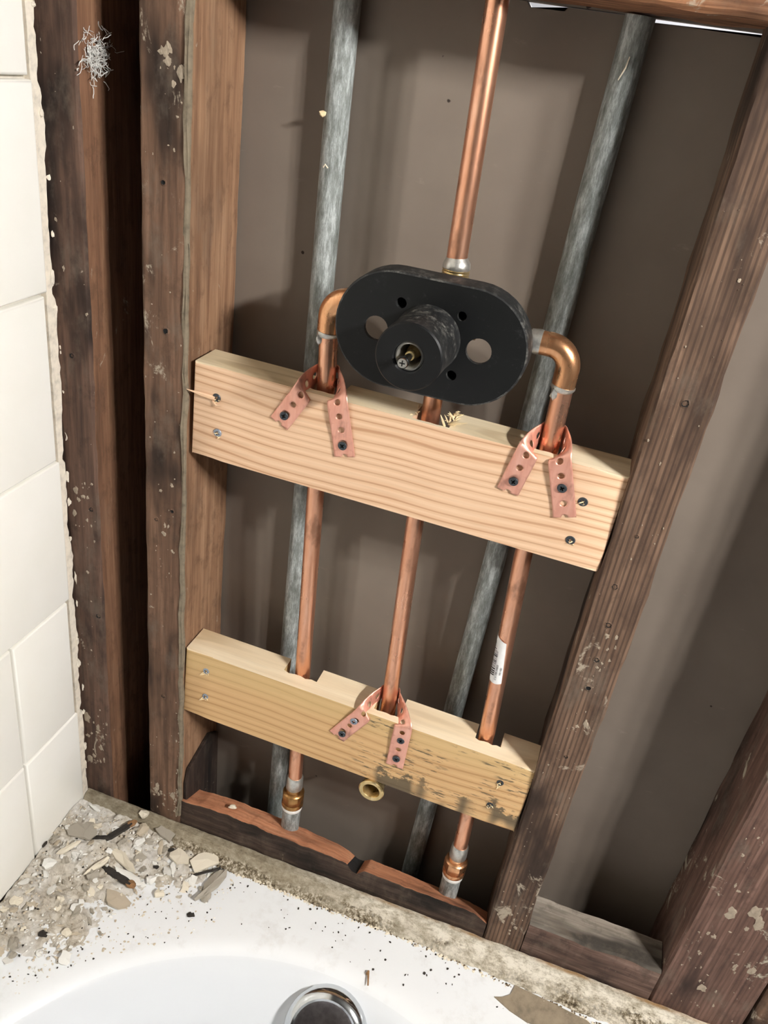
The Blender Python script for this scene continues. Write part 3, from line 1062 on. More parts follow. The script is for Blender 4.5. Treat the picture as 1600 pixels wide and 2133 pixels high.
def supply(side, label):
    if side < 0:
        pts_ = [(0.1125, 0.024, 0.147), (0.1155, 0.025, 0.086), (0.1145, 0.029, -0.02), (0.1205, 0.030, -0.230), (0.1255, 0.030, -0.402)]
        ex, zc = 0.1125, 0.1635
        inx = 0.128
    else:
        pts_ = [(0.3090, 0.025, 0.147), (0.3105, 0.026, 0.080), (0.3120, 0.030, -0.03), (0.3215, 0.030, -0.236), (0.3255, 0.030, -0.418)]
        ex, zc = 0.3090, 0.1635
        inx = 0.2830
    t = thing('copper_supply_pipe', pts_[-1][:2] + (-0.49,), label, 'pipe', 'copper supply pipes')
    bm = B()
    tube(bm, lerp_path(pts_, 6), R1, 28)
    finish('pipe', bm, 'copper', parent=t, smooth=True)
    # 90 degree elbow into the valve
    bm = B()
    y = pts_[0][1]
    rb = 0.0165
    c = (ex - side * rb, y, zc - rb)
    ar = arc(c, rb, 0, math.pi / 2, (side, 0, 0), (0, 0, 1), 12)
    path = [Vector((ex, y, zc - rb - 0.014)), Vector((ex, y, zc - rb - 0.002))] + ar + [Vector((inx, y, zc)) if abs(inx - ex) > rb + 0.002 else ar[-1] + Vector((-side * 0.003, 0, 0))]
    rr = [0.0092, 0.0094] + [0.0094] * len(ar) + [0.0092]
    tube(bm, path, rr, 28)
    finish('elbow', bm, 'copper_fit', parent=t, smooth=True)
    # solder collars
    bm = B()
    z0 = zc - rb - 0.0135
    tube(bm, [(ex + 0.0002, y, z0 + 0.001), (ex, y, z0 - 0.001), (ex, y, z0 - 0.0035)], [0.0097, 0.0098, 0.0083], 28)
    lump(bm, (ex - 0.005, y - 0.006, z0 - 0.005), 0.003, 0.0022, 0.006, 0, 2, 0.2, 5)
    o = finish('solder_joint', bm, 'solder', parent=t, smooth=True)
    bm = B()
    xs_ = inx - side * 0.001
    tube(bm, [(xs_ + side * 0.003, y, zc), (xs_, y, zc), (xs_ - side * 0.006, y, zc)], [0.0096, 0.0098, 0.0088], 28)
    o = finish('solder_joint', bm, 'solder', parent=t, smooth=True)
    bm = B()
    tube(bm, [(xs_ - side * 0.0055, y, zc), (0.203 + side * 0.02, 0.030, zc)], 0.0078, 24)
    finish('inlet_stub', bm, 'copper', parent=t, smooth=True)
    # adapter at the foot: solder, brass hex, tape, steel nipple
    xb, yb, zb_ = pts_[-1]
    bm = B()
    tube(bm, [(xb, yb, zb_ + 0.012), (xb, yb, zb_ + 0.009), (xb, yb, zb_ - 0.006), (xb, yb, zb_ - 0.0075)], [0.0083, 0.0094, 0.0098, 0.0088], 28)
    finish('solder_joint', bm, 'solder', parent=t, smooth=True)
    bm = B()
    tube(bm, [(xb, yb, zb_ - 0.006), (xb, yb, zb_ - 0.012), (xb, yb, zb_ - 0.0125), (xb, yb, zb_ - 0.014)], [0.0090, 0.0092, 0.0112, 0.0125], 28, mat=0)
    tube(bm, [(xb, yb, zb_ - 0.0135), (xb, yb, zb_ - 0.015), (xb, yb, zb_ - 0.028), (xb, yb, zb_ - 0.0295)], [0.0120, 0.0130, 0.0130, 0.0118], 6 if side > 0 else 8)
    tube(bm, [(xb, yb, zb_ - 0.029), (xb, yb, zb_ - 0.031), (xb, yb, zb_ - 0.034), (xb, yb, zb_ - 0.035)], [0.0122, 0.0128, 0.0128, 0.0120], 28)
    finish('brass_adapter', bm, 'copper_fit' if side > 0 else 'brass_dark', parent=t, smooth=True)
    bm = B()
    tube(bm, [(xb, yb, zb_ - 0.0345), (xb, yb, zb_ - 0.036), (xb, yb, zb_ - 0.040), (xb, yb, zb_ - 0.0415)], [0.0112, 0.0119, 0.0119, 0.0108], 28)
    finish('thread_tape', bm, 'tape', parent=t, smooth=True)
    bm = B()
    tube(bm, [(xb, yb, zb_ - 0.040), (xb, yb + 0.001, FLOORZ)], 0.0107, 28)
    finish('steel_nipple', bm, 'galv', parent=t, smooth=True)
    return t, pts_


pipeL, ptsL = supply(-1, 'copper supply pipe at the left of the valve, strapped to the upper board')
pipeR, ptsR = supply(1, 'copper supply pipe at the right of the valve, white barcode label on it')

# the label on the right pipe
bm = B()
za, zb2 = -0.113, -0.166


def pipe_axis(z):
    for a, b in zip(ptsR, ptsR[1:]):
        if b[2] <= z <= a[2]:
            t = (z - a[2]) / (b[2] - a[2])
            return Vector(a).lerp(Vector(b), t)
    return Vector(ptsR[-1])


def on_pipe(ang, z, r):
    c = pipe_axis(z)
    return Vector((c.x + r * math.cos(ang), c.y + r * math.sin(ang), z))


A0, A1 = math.radians(172), math.radians(302)
rings = []
NZ = 26
for j in range(NZ + 1):
    t = j / NZ
    z = za + (zb2 - za) * t
    row = []
    for i in range(15):
        u = i / 14
        a = A0 + (A1 - A0) * u
        dz = -0.005 * u * (1 - t) + (0.003 * (1 - (2 * u - 1) ** 2) * -1) * t * 0.6
        rr = R1 + 0.00022 + (0.0006 * (1 - t) * u if t < 0.3 else 0)
        row.append(bm.verts.new(on_pipe(a - 0.35 * (1 - t) * u, z + dz, rr)))
    rings.append(row)
for A, C in zip(rings, rings[1:]):
    for i in range(14):
        bm.faces.new((A[i], A[i + 1], C[i + 1], C[i]))
lab = finish('paper_label', bm, 'paper', parent=pipeR, smooth=True)
lab['label'] = 'white barcode label'
bm = B()
rnd = random.Random(5)
z = -0.1615
while z > -0.205 and z < -0.122:
    h = rnd.choice((0.0005, 0.0009, 0.0014))
    q = []
    for a in (184, 202, 220, 240):
        s_ = 0.0026 * (a - 184) / 56
        q.append((bm.verts.new(on_pipe(math.radians(a), z + s_, R1 + 0.00045)), bm.verts.new(on_pipe(math.radians(a), z + h + s_, R1 + 0.00045))))
    for p, r_ in zip(q, q[1:]):
        bm.faces.new((p[0], r_[0], r_[1], p[1]))
    z += h + rnd.choice((0.0006, 0.0009, 0.0013))
finish('barcode', bm, 'ink', parent=lab)


def pipe_text(body, a_mid, z_start, size):
    cu = bpy.data.curves.new('label_text', 'FONT')
    cu.body = body
    cu.size = size
    tmp = bpy.data.objects.new('tmp_text', cu)
    COL.objects.link(tmp)
    bpy.context.view_layer.update()
    dg = bpy.context.evaluated_depsgraph_get()
    me = bpy.data.meshes.new_from_object(tmp.evaluated_get(dg))
    bm = B()
    bm.from_mesh(me)
    bpy.data.objects.remove(tmp)
    bpy.data.meshes.remove(me)
    for v in bm.verts:
        ux, uy = v.co.x, v.co.y
        v.co = on_pipe(a_mid + (size * 0.35 - uy) / R1 * -1 * -1, z_start + ux, R1 + 0.00045)
    o = finish('label_text', bm, 'ink', parent=lab)
    return o


pipe_text('0 51788 04800', math.radians(253), -0.163, 0.0030)
pipe_text('M01480', math.radians(279), -0.156, 0.0028)

# riser to the shower head, with its threaded brass fitting
riser = thing('copper_riser_pipe', (0.2085, 0.030, 0.194), 'tall copper riser pipe leaving the top of the black valve guard', 'pipe')
bm = B()
tube(bm, lerp_path([(0.2088, 0.030, 0.196), (0.2075, 0.030, 0.212), (0.2045, 0.030, 0.385)], 6), R1, 28)
finish('pipe', bm, 'copper', parent=riser, smooth=True)
bm = B()
tube(bm, [(0.2085, 0.03, 0.1745), (0.2085, 0.03, 0.192)], 0.0095, 28)
zz = 0.1915
pr, rr = [], []
while zz < 0.2035:
    pr += [(0.2085, 0.03, zz), (0.2085, 0.03, zz + 0.0008), (0.2085, 0.03, zz + 0.0016)]
    rr += [0.0102, 0.0108, 0.0102]
    zz += 0.0021
tube(bm, pr, rr, 28)
finish('threaded_collar', bm, 'brass', parent=riser, smooth=True)
bm = B()
tube(bm, [(0.2085, 0.03, 0.2025), (0.2085, 0.03, 0.204), (0.2083, 0.03, 0.2075), (0.2080, 0.03, 0.2095), (0.2078, 0.03, 0.212)], [0.0098, 0.0108, 0.0106, 0.0094, 0.0081], 28)
finish('solder_joint', bm, 'solder', parent=riser, smooth=True)

# pipe from the valve down to the tub spout
spout = thing('copper_spout_pipe', (0.2200, 0.030, -0.345), 'middle copper pipe running down to a brass spout outlet', 'pipe')
bm = B()
tube(bm, lerp_path([(0.2075, 0.030, 0.125), (0.2110, 0.030, -0.02), (0.2172, 0.030, -0.225), (0.2195, 0.030, -0.325)], 6), R1, 28)
finish('pipe', bm, 'copper', parent=spout, smooth=True)
bm = B()
oc = Vector((0.2207, 0.0, -0.3400))
tube(bm, [(0.2198, 0.030, -0.318), (0.2203, 0.030, -0.333)], 0.0098, 24)
revolve(bm, (oc.x, 0.001, oc.z), (0, 1, 0), [(0.0086, 0.030), (0.0086, 0.002), (0.0095, 0.0), (0.0128, -0.0008), (0.0140, 0.0004), (0.0140, 0.0026), (0.0120, 0.0034), (0.0116, 0.034), (0.0096, 0.042)], 32, cap0=True, cap1=True)
outlet = finish('brass_outlet', bm, 'brass', parent=spout, smooth=True)
outlet['label'] = 'brass threaded spout outlet'

# galvanised pipes against the panel
def galv(p0, p1, label):
    bm = B()
    a, b = Vector(p0), Vector(p1)
    path = [a + (b - a) * i / 40 for i in range(41)]
    for i, p in enumerate(path):
        p.x += 0.0006 * fbm((i * 0.1, 1, 2), 1.0)
    tube(bm, path, 0.0105, 26)
    return tag(finish('galvanised_pipe', bm, 'galv', loc=tuple(p0), smooth=True), label, 'pipe', 'galvanised pipes')


galv((0.0905, 0.0790, FLOORZ), (0.0820, 0.0790, 0.3838), 'grey galvanised pipe behind the left copper pipe')
galv((0.2640, 0.0790, FLOORZ), (0.2955, 0.0790, 0.3838), 'grey galvanised pipe behind the right copper pipe')

# ------------------------------------------------------------------ valve with its black plaster guard
VC = Vector((0.2035, 0.030, 0.1575))
valve = thing('shower_valve', (VC.x, 0.0, 0.112), 'shower valve behind an oval black plastic guard, between the two supply pipes', 'valve')


def stadium(hw, hh, n=22):
    out = []
    cxx = hw - hh
    for i in range(n + 1):
        a = -math.pi / 2 + math.pi * i / n
        out.append((VC.x + 0.0015 + cxx + hh * math.cos(a), VC.z + hh * math.sin(a)))
    for i in range(n + 1):
        a = math.pi / 2 + math.pi * i / n
        out.append((VC.x + 0.0015 - cxx + hh * math.cos(a), VC.z + hh * math.sin(a)))
    return out


bm = B()
holes = [circ(VC.x - 0.0235, VC.z + 0.0225, 0.0042, 18), circ(VC.x + 0.0235, VC.z + 0.0225, 0.0036, 18), circ(VC.x + 0.0235, VC.z - 0.0235, 0.0040, 18),
         circ(VC.x - 0.0405, VC.z - 0.0005, 0.0095, 26), circ(VC.x + 0.0405, VC.z - 0.0005, 0.0098, 26), circ(VC.x, VC.z, 0.0115, 26)]
prism(bm, stadium(0.0741, 0.0436), -0.0115, -0.0075, None, 1, 0, holes)
for v in bm.verts:
    v.co = Vector((v.co.x, v.co.z, v.co.y))
rim = [(0.0741, 0.0436, -0.0115), (0.0752, 0.0447, -0.0111), (0.0757, 0.0452, -0.0099), (0.0757, 0.0452, 0.0100), (0.0733, 0.0428, 0.0100), (0.0733, 0.0428, -0.0076)]
rings = [[bm.verts.new((q[0], yy, q[1])) for q in stadium(hw, hh)] for (hw, hh, yy) in rim]
for A, C in zip(rings, rings[1:]):
    for i in range(len(A)):
        j = (i + 1) % len(A)
        bm.faces.new((A[i], A[j], C[j], C[i])).material_index = 1
bmesh.ops.remove_doubles(bm, verts=bm.verts[:], dist=1e-6)
guard = finish('guard_plate', bm, ['plastic', 'plastic_side'], parent=valve, smooth=True)
guard['label'] = 'oval black plastic guard plate with holes'
for (hx, hz, hr) in ((-0.0235, 0.0225, 0.0042), (0.0235, 0.0225, 0.0036), (0.0235, -0.0235, 0.0040)):
    bm = B()
    revolve(bm, (VC.x + hx, 0, VC.z + hz), (0, 1, 0), [(hr + 0.0002, -0.0085), (hr + 0.0002, 0.008), (hr + 0.0016, 0.009), (hr + 0.0016, -0.0076)], 20, cap1=False)
    revolve(bm, (VC.x + hx, 0, VC.z + hz), (0, 1, 0), [(hr + 0.0002, 0.0075), (0.0, 0.0078)], 20, cap1=True)
    finish('screw_boss', bm, 'plastic', parent=guard, smooth=True)
bm = B()
revolve(bm, (VC.x, 0, VC.z), (0, -1, 0), [(0.0262, 0.011), (0.0255, 0.0130), (0.0249, 0.030), (0.0247, 0.0605)], 56, mat=1, cap1=False)
revolve(bm, (VC.x, 0, VC.z), (0, -1, 0), [(0.0247, 0.0605), (0.0236, 0.0617), (0.0118, 0.0617), (0.0108, 0.0605), (0.0105, -0.005)], 56, mat=0, cap1=False)
bmesh.ops.remove_doubles(bm, verts=bm.verts[:], dist=1e-5)
finish('collar', bm, ['plastic', 'plastic_side'], parent=valve, smooth=True)
bm = B()
revolve(bm, (VC.x, 0, VC.z), (0, -1, 0), [(0.0104, 0.030), (0.0104, 0.0590), (0.0092, 0.0598), (0.0086, 0.0580), (0.0086, 0.030)], 40, cap1=False)
finish('steel_sleeve', bm, 'solder', parent=valve, smooth=True)
bm = B()
revolve(bm, (VC.x, 0, VC.z), (0, -1, 0), [(0.0080, -0.01), (0.0080, 0.030), (0.0060, 0.034), (0.0050, 0.048), (0.0034, 0.052), (0.0034, 0.058)], 24, cap1=True)
finish('cartridge', bm, 'brass', parent=valve, smooth=True)
bm = B()
revolve(bm, (VC.x, 0, VC.z), (0, -1, 0), [(0.0026, 0.056), (0.0026, 0.071), (0.0030, 0.0712), (0.0040, 0.0722), (0.0041, 0.0750), (0.0034, 0.0764), (0.0016, 0.0764)], 20, cap1=True)
stem = finish('stem', bm, 'chrome', parent=valve, smooth=True)
bm = B()
box(bm, VC.x - 0.0020, VC.x + 0.0020, -0.0767, -0.0760, VC.z - 0.0004, VC.z + 0.0004)
box(bm, VC.x - 0.0004, VC.x + 0.0004, -0.0767, -0.0760, VC.z - 0.0020, VC.z + 0.0020)
finish('cross_slot', bm, 'recess', parent=stem)  # slot shade painted as a raised black cross
bm = B()
revolve(bm, (VC.x, 0, VC.z), (0, 1, 0), [(0.018, 0.0105), (0.0205, 0.013), (0.0205, 0.040), (0.016, 0.046), (0.0, 0.047)], 40, cap0=True)
tube(bm, [(VC.x + 0.002, 0.030, VC.z), (0.2085, 0.030, 0.180)], 0.0115, 24)
tube(bm, [(VC.x + 0.002, 0.030, VC.z), (0.2072, 0.030, 0.125)], 0.0105, 24)
tube(bm, [(VC.x - 0.028, 0.030, 0.1635), (VC.x + 0.030, 0.030, 0.1635)], 0.0110, 24)
finish('valve_body', bm, 'brass', parent=valve, smooth=True)

# ------------------------------------------------------------------ perforated copper straps
def catmull(keys, t):
    n = len(keys) - 1
    s = max(0.0, min(0.9999, t)) * n
    i = int(s)
    u = s - i
    p0, p1, p2, p3 = keys[max(i - 1, 0)], keys[i], keys[i + 1], keys[min(i + 2, n)]
    return 0.5 * ((2 * p1) + (p2 - p0) * u + (2 * p0 - 5 * p1 + 4 * p2 - p3) * u * u + (3 * p1 - p0 - 3 * p2 + p3) * u * u * u)


def strap_band(parent, keys, wid, pitch=0.0122, hole=0.0027):
    """keys: list of (centre, width direction); perforated strip swept along them"""
    ks = [Vector(k[0]) for k in keys]
    ws = [Vector(k[1]).normalized() for k in keys]
    N = 400
    P = [catmull(ks, i / N) for i in range(N + 1)]
    L = [0.0]
    for a, b in zip(P, P[1:]):
        L.append(L[-1] + (b - a).length)
    total = L[-1]

    def at(s, w_):
        s = max(0.0, min(total, s))
        lo, hi = 0, N
        while hi - lo > 1:
            m_ = (lo + hi) // 2
            if L[m_] <= s:
                lo = m_
            else:
                hi = m_
        u = (s - L[lo]) / max(1e-9, L[hi] - L[lo])
        t = (lo + u) / N
        c = P[lo].lerp(P[hi], u)
        wd = catmull(ws, t).normalized()
        return c + wd * w_
    ncell = max(1, round(total / pitch))
    pl = total / ncell
    bm = B()
    SEG = 24
    half = wid / 2
    for c in range(-1, ncell + 1):
        sc = (c + 0.5) * pl - pl * 0.5 + pl * 0.5
        sc = c * pl + pl * 0.5 if False else c * pl + pl
        lo_, hi_ = sc - pl / 2, sc + pl / 2
        rings = []
        for lev in range(5):
            f = lev / 4.0
            ring = []
            for k in range(SEG):
                a = 2 * math.pi * (k + 0.5) / SEG
                ca, sa = math.cos(a), math.sin(a)
                m_ = min((pl / 2) / max(1e-6, abs(ca)), half / max(1e-6, abs(sa)))
                if k % 6 in (2, 3) and False:
                    pass
                ox, oy = ca * m_, sa * m_
                ix, iy = ca * hole, sa * hole
                ring.append((sc + ix + (ox - ix) * f, iy + (oy - iy) * f))
            rings.append(ring)
        # snap the nearest outer points to the cell corners so cells join without gaps
        for (qx, qy) in ((1, 1), (-1, 1), (-1, -1), (1, -1)):
            tx, ty = sc + qx * pl / 2, qy * half
            kk = min(range(SEG), key=lambda k: (rings[4][k][0] - tx) ** 2 + (rings[4][k][1] - ty) ** 2)
            rings[4][kk] = (tx, ty)
        for A, C in zip(rings, rings[1:]):
            for k in range(SEG):
                j = (k + 1) % SEG
                quad = (A[k], A[j], C[j], C[k])
                mid = sum(q[0] for q in quad) / 4
                if mid < 0 or mid > total:
                    continue
                bm.faces.new([bm.verts.new(at(*q)) for q in quad])
    bmesh.ops.remove_doubles(bm, verts=bm.verts[:], dist=1e-5)
    o = finish('band', bm, 'strap', parent=parent, smooth=True)
    md = o.modifiers.new('thickness', 'SOLIDIFY')
    md.thickness = 0.0007
    md.offset = 0
    return o


def strap(label, cx, cy, zt, edgeL, tipL, edgeR, tipR, yface=0.0028, rot=None, lift=0.0085, wid=0.0185):
    """cx, cy: pipe centre at the board top, zt: board top height, edge/tip: (x, z) centre line on the face"""
    t = thing('copper_strap', (cx, cy, zt), label, 'pipe strap', 'perforated copper straps')
    r = R1 + 0.0014
    keys = []
    up = Vector((0, 0, 1))

    def tail(sgn, edge, tip):
        d = (Vector((tip[0], 0, tip[1])) - Vector((edge[0], 0, edge[1]))).normalized()
        wd = Vector((-d.z, 0, d.x)) if sgn > 0 else Vector((d.z, 0, -d.x))
        wd = wd if wd.x * sgn > 0 else -wd
        e = Vector((edge[0], yface, edge[1]))
        tp = Vector((tip[0], yface, tip[1]))
        mid1 = e.lerp(tp, 0.36)
        mid2 = e.lerp(tp, 0.68)
        st = Vector((cx + sgn * (r + 0.0006), cy - 0.001, zt + lift))
        e2 = e + Vector((0, -0.0012, 0))
        q1 = st.lerp(e2, 0.36) + Vector((sgn * 0.0012, 0, 0.0008))
        q2 = st.lerp(e2, 0.70) + Vector((sgn * 0.0008, -0.001, 0.0012))
        return [(st, up), (q1, up * 0.93 + wd * 0.30), (q2, up * 0.62 + wd * 0.66), (e2, up * 0.16 + wd * 0.95),
                (mid1 + Vector((0, -0.0010, 0)), wd), (mid2, wd), (tp, wd)]
    left = tail(-1, edgeL, tipL)
    right = tail(1, edgeR, tipR)
    back = []
    for a in (168, 135, 105, 75, 45, 12):
        an = math.radians(a)
        back.append(((cx + r * math.cos(an), cy + r * math.sin(an), zt + lift), up))
    keys = left[::-1] + back + right
    strap_band(t, keys, wid)
    return t


s1 = strap('copper strap on the left pipe, splayed over the upper board', 0.1160, 0.0245, 0.0865, (0.1029, 0.0840), (0.0837, 0.0510), (0.1345, 0.0850), (0.1463, 0.0364))
put_screw(s1, 0.0885, 0.0016, 0.0600, 0.4, 0.05)
put_screw(s1, 0.1435, 0.0016, 0.0465, 0.7, 0.0)
s2 = strap('copper strap on the right pipe, splayed over the upper board', 0.3108, 0.0255, 0.0825, (0.2958, 0.0820), (0.2875, 0.0434), (0.3215, 0.0830), (0.3370, 0.0345))
put_screw(s2, 0.2905, 0.0008, 0.0550, 0.5, 0.1)
put_screw(s2, 0.3290, 0.0008, 0.0600, 0.9, 0.1)
s3 = strap('copper strap on the middle pipe, splayed over the lower board', 0.2172, 0.0290, -0.2382, (0.1985, -0.2400), (0.1740, -0.2818), (0.2412, -0.2400), (0.2398, -0.2954))
put_screw(s3, 0.1905, 0.0014, -0.2520, 0.2, 0.0, SCREW_B)
put_screw(s3, 0.1800, 0.0016, -0.2745, 0.6, 0.0)
put_screw(s3, 0.2415, 0.0016, -0.2570, 0.3, 0.0)
put_screw(s3, 0.2405, 0.0016, -0.2835, 0.8, 0.0)

# ------------------------------------------------------------------ rubble in the tub corner
def heap_h(x, y):
    """height of the dust heap over the deck"""
    a = max(0.0, 1 - (x - TILEX) / 0.125) * max(0.0, 1 - (-0.02 - y) / 0.20)
    b = max(0.0, 1 - (x - TILEX) / 0.215) * max(0.0, 1 - (-0.02 - y) / 0.085)
    h = 0.010 * min(1.0, a * 1.9) + 0.007 * min(1, b * 1.6)
    return max(h, 0.0)


bm = B()
nx, ny = 150, 150
gx0, gx1, gy0, gy1 = TILEX + 0.0005, 0.100, -0.24, -0.020
grid = []
for i in range(nx + 1):
    row = []
    for j in range(ny + 1):
        x = gx0 + (gx1 - gx0) * i / nx
        y = gy0 + (gy1 - gy0) * j / ny
        h = heap_h(x, y)
        k = fbm((x, y, 0), 45, 4)
        h2 = h + (0.0036 * k + 0.0026 * fbm((x, y, 3), 130, 4)) * min(1, h / 0.003) - 0.0012
        row.append(bm.verts.new((x, y, TUBZ + h2)))
    grid.append(row)
for i in range(nx):
    for j in range(ny):
        q = (grid[i][j], grid[i + 1][j], grid[i + 1][j + 1], grid[i][j + 1])
        if max(v.co.z for v in q) > TUBZ - 0.0008:
            bm.faces.new(q)
for v in [v for v in bm.verts if not v.link_faces]:
    bm.verts.remove(v)
o = tag(finish('plaster_dust', bm, 'rubble', loc=(0, -0.1, TUBZ), smooth=True), 'grey plaster dust and grit heaped in the tub corner', 'rubble')
o['kind'] = 'stuff'

CHIP_MESH = {}


def chip_mesh(mat, seed, form):
    key = (mat, seed, form)
    if key in CHIP_MESH:
        return CHIP_MESH[key]
    rnd = random.Random(seed * 31 + hash(form) % 7 if False else seed * 31 + len(form))
    bm = B()
    m_ = rnd.randint(8, 11)
    ang = [2 * math.pi * (i + rnd.uniform(-0.25, 0.25)) / m_ for i in range(m_)]
    asp = {'flake': 0.7, 'sliver': 0.26, 'block': 0.8}[form]
    th = {'flake': 0.16, 'sliver': 0.16, 'block': 0.5}[form]
    pts_ = [(math.cos(a) * rnd.uniform(0.62, 1.12), math.sin(a) * asp * rnd.uniform(0.55, 1.2)) for a in ang]
    lo = [bm.verts.new((p[0] * 0.94, p[1] * 0.94, 0.0)) for p in pts_]
    hi = [bm.verts.new((p[0], p[1], th * rnd.uniform(0.6, 1.3))) for p in pts_]
    bm.faces.new(lo[::-1])
    c = bm.verts.new((rnd.uniform(-0.2, 0.2), rnd.uniform(-0.1, 0.1), th * 1.35))
    for i in range(m_):
        j = (i + 1) % m_
        bm.faces.new((lo[i], lo[j], hi[j], hi[i]))
        bm.faces.new((hi[i], hi[j], c))
    bmesh.ops.recalc_face_normals(bm, faces=bm.faces[:])
    me = bpy.data.meshes.new('plaster_chip')
    bm.to_mesh(me)
    bm.free()
    me.materials.append(M[mat])
    CHIP_MESH[key] = me
    return me


def chip(name, mat, form, x, y, size, rot, seed, label, cat, group=None, tilt=(0, 0), dz=0.0):
    o = bpy.data.objects.new(name, chip_mesh(mat, seed, form))
    COL.objects.link(o)
    z = TUBZ + heap_h(x, y) - 0.0012 * (heap_h(x, y) > 0.001) + dz
    o.location = (x, y, z)
    o.rotation_euler = (tilt[0], tilt[1], rot)
    o.scale = (size, size, size)
    return tag(o, label, cat, group)


def two(a, b):
    dx, dy = b[0] - a[0], b[1] - a[1]
    return ((a[0] + b[0]) / 2000.0, (a[1] + b[1]) / 2000.0, math.hypot(dx, dy) / 2000.0, math.atan2(dy, dx))


NAMED = [
    ('plaster_slab', 'chip_grey', 'flake', (-118, -62), (-80, -58), 3, 'large flat grey plaster slab against the tile wall'),
    ('plaster_chip', 'chip_cream', 'block', (-54, -10), (-42, -7), 4, 'rounded cream pebble of plaster propped against the ledge', ),
    ('plaster_slab', 'chip_cream', 'flake', (34, -46), (57, -14), 5, 'long pale plaster slab just behind the dark nail'),
    ('plaster_chip', 'chip_white', 'block', (57, -9), (68, -6), 6, 'small white plaster block at the ledge end of the long slab'),
    ('plaster_sliver', 'chip_white', 'sliver', (11, -43), (22, -62), 7, 'upright white sliver right of the black speck'),
    ('plaster_sliver', 'chip_cream', 'sliver', (-62, -60), (-18, -78), 8, 'longest tapering cream sliver across the middle of the rubble'),
    ('plaster_sliver', 'chip_white', 'sliver', (-40, -80), (0, -86), 9, 'thin white sliver resting along the rust-tipped black shard'),
    ('plaster_chip', 'chip_cream', 'flake', (5, -26), (27, -46), 10, 'broad cream flake left of the long pale slab'),
    ('plaster_sliver', 'chip_tan', 'sliver', (-15, -26), (-4, -47), 11, 'narrow tan sliver in the middle of the rubble'),
    ('plaster_chip', 'chip_cream', 'sliver', (-108, -94), (-94, -70), 12, 'bright cream leaf-shaped flake near the tile wall'),
    ('plaster_sliver', 'chip_cream', 'sliver', (-67, -100), (-53, -72), 13, 'cream sliver crossing left of the rust-tipped black shard'),
    ('plaster_chip', 'chip_cream', 'flake', (-122, -157), (-106, -151), 14, 'square cream chip beside the tile wall at the left edge'),
    ('plaster_chip', 'chip_tan', 'flake', (-34, -104), (-2, -118), 15, 'broad tan flake in front of the rust-tipped black shard'),
    ('plaster_chip', 'chip_grey', 'flake', (-30, -14), (2, -20), 16, 'flat grey flake lying against the ledge'),
    ('plaster_sliver', 'chip_grey', 'sliver', (63, -78), (74, -24), 17, 'long grey sliver to the right of the dark nail'),
]
for (nm, mt, fm, a, b, sd, lb) in NAMED:
    x, y, s_, r_ = two(a, b)
    chip(nm, mt, fm, x, y, s_ * 1.05, r_, sd, lb, 'plaster', tilt=(random.uniform(-0.25, 0.25), random.uniform(-0.12, 0.12)), dz=0.0015)


def shard(a, b, wid, label, tip=True, th=0.0022):
    x, y, hl, r_ = two(a, b)
    z = TUBZ + heap_h(x, y) + 0.001
    t = thing('black_shard', (x, y, z), label, 'shard')
    d = Vector((math.cos(r_), math.sin(r_), 0))
    s = Vector((-d.y, d.x, 0))
    c = Vector((x, y, z))
    bm = B()
    n = 12
    prev = None
    for i in range(n + 1):
        u = -1 + 2 * i / n
        ww = wid * (0.55 + 0.45 * min(1, (1 - abs(u)) * 3)) * (1 + 0.2 * fbm((u, a[0], 0), 3))
        cc = c + d * (hl * u) + Vector((0, 0, 0.0015 * u))
        cur = [bm.verts.new(cc + s * ww), bm.verts.new(cc + s * ww * 0.8 + Vector((0, 0, th))), bm.verts.new(cc - s * ww * 0.8 + Vector((0, 0, th * 1.2))), bm.verts.new(cc - s * ww)]
        if prev:
            for k in range(4):
                bm.faces.new((prev[k], prev[(k + 1) % 4], cur[(k + 1) % 4], cur[k]))
        else:
            bm.faces.new(cur)
        prev = cur
    bm.faces.new(prev)
    finish('body', bm, 'chip_black', parent=t)
    if tip:
        bm = B()
        e = c + d * (hl * 0.98)
        lump(bm, e + Vector((0, 0, th * 0.8)), 0.0065, 0.0045, 0.0022, r_, 2, 0.25, 3)
        o = finish('rusty_tip', bm, 'rust', parent=t)
        o['label'] = 'rust brown end'


shard((-56, -82), (-14, -91), 0.0042, 'black shard with a rusty tip, nearer the basin')
shard((-70, -56), (-54, -27), 0.0042, 'black shard with a rusty tip, nearer the ledge')
shard((-90, -62), (-66, -54), 0.0022, 'thin black shard under the grey plaster slab', tip=False)
shard((-129, -92), (-127, -86), 0.0012, 'tiny black shard leaning on the tile wall', tip=False)

# bent dark nail
x, y, hl, r_ = two((40, -52), (67, -31))
z = TUBZ + heap_h(x, y) + 0.002
nail = thing('nail', (x, y, z), 'dark rusty nail lying on the tub deck beside the rubble', 'nail')
d = Vector((math.cos(r_), math.sin(r_), 0.05)).normalized()
c = Vector((x, y, z))
bm = B()
tube(bm, [c - d * hl, c - d * hl * 0.85, c, c + d * hl * 0.95], [0.0003, 0.0014, 0.0015, 0.0016], 10)
finish('shank', bm, 'chip_black', parent=nail, smooth=True)
bm = B()
tube(bm, [c + d * hl * 0.95, c + d * hl], [0.0036, 0.0034], 14)
finish('nail_head', bm, 'chip_black', parent=nail, smooth=True)

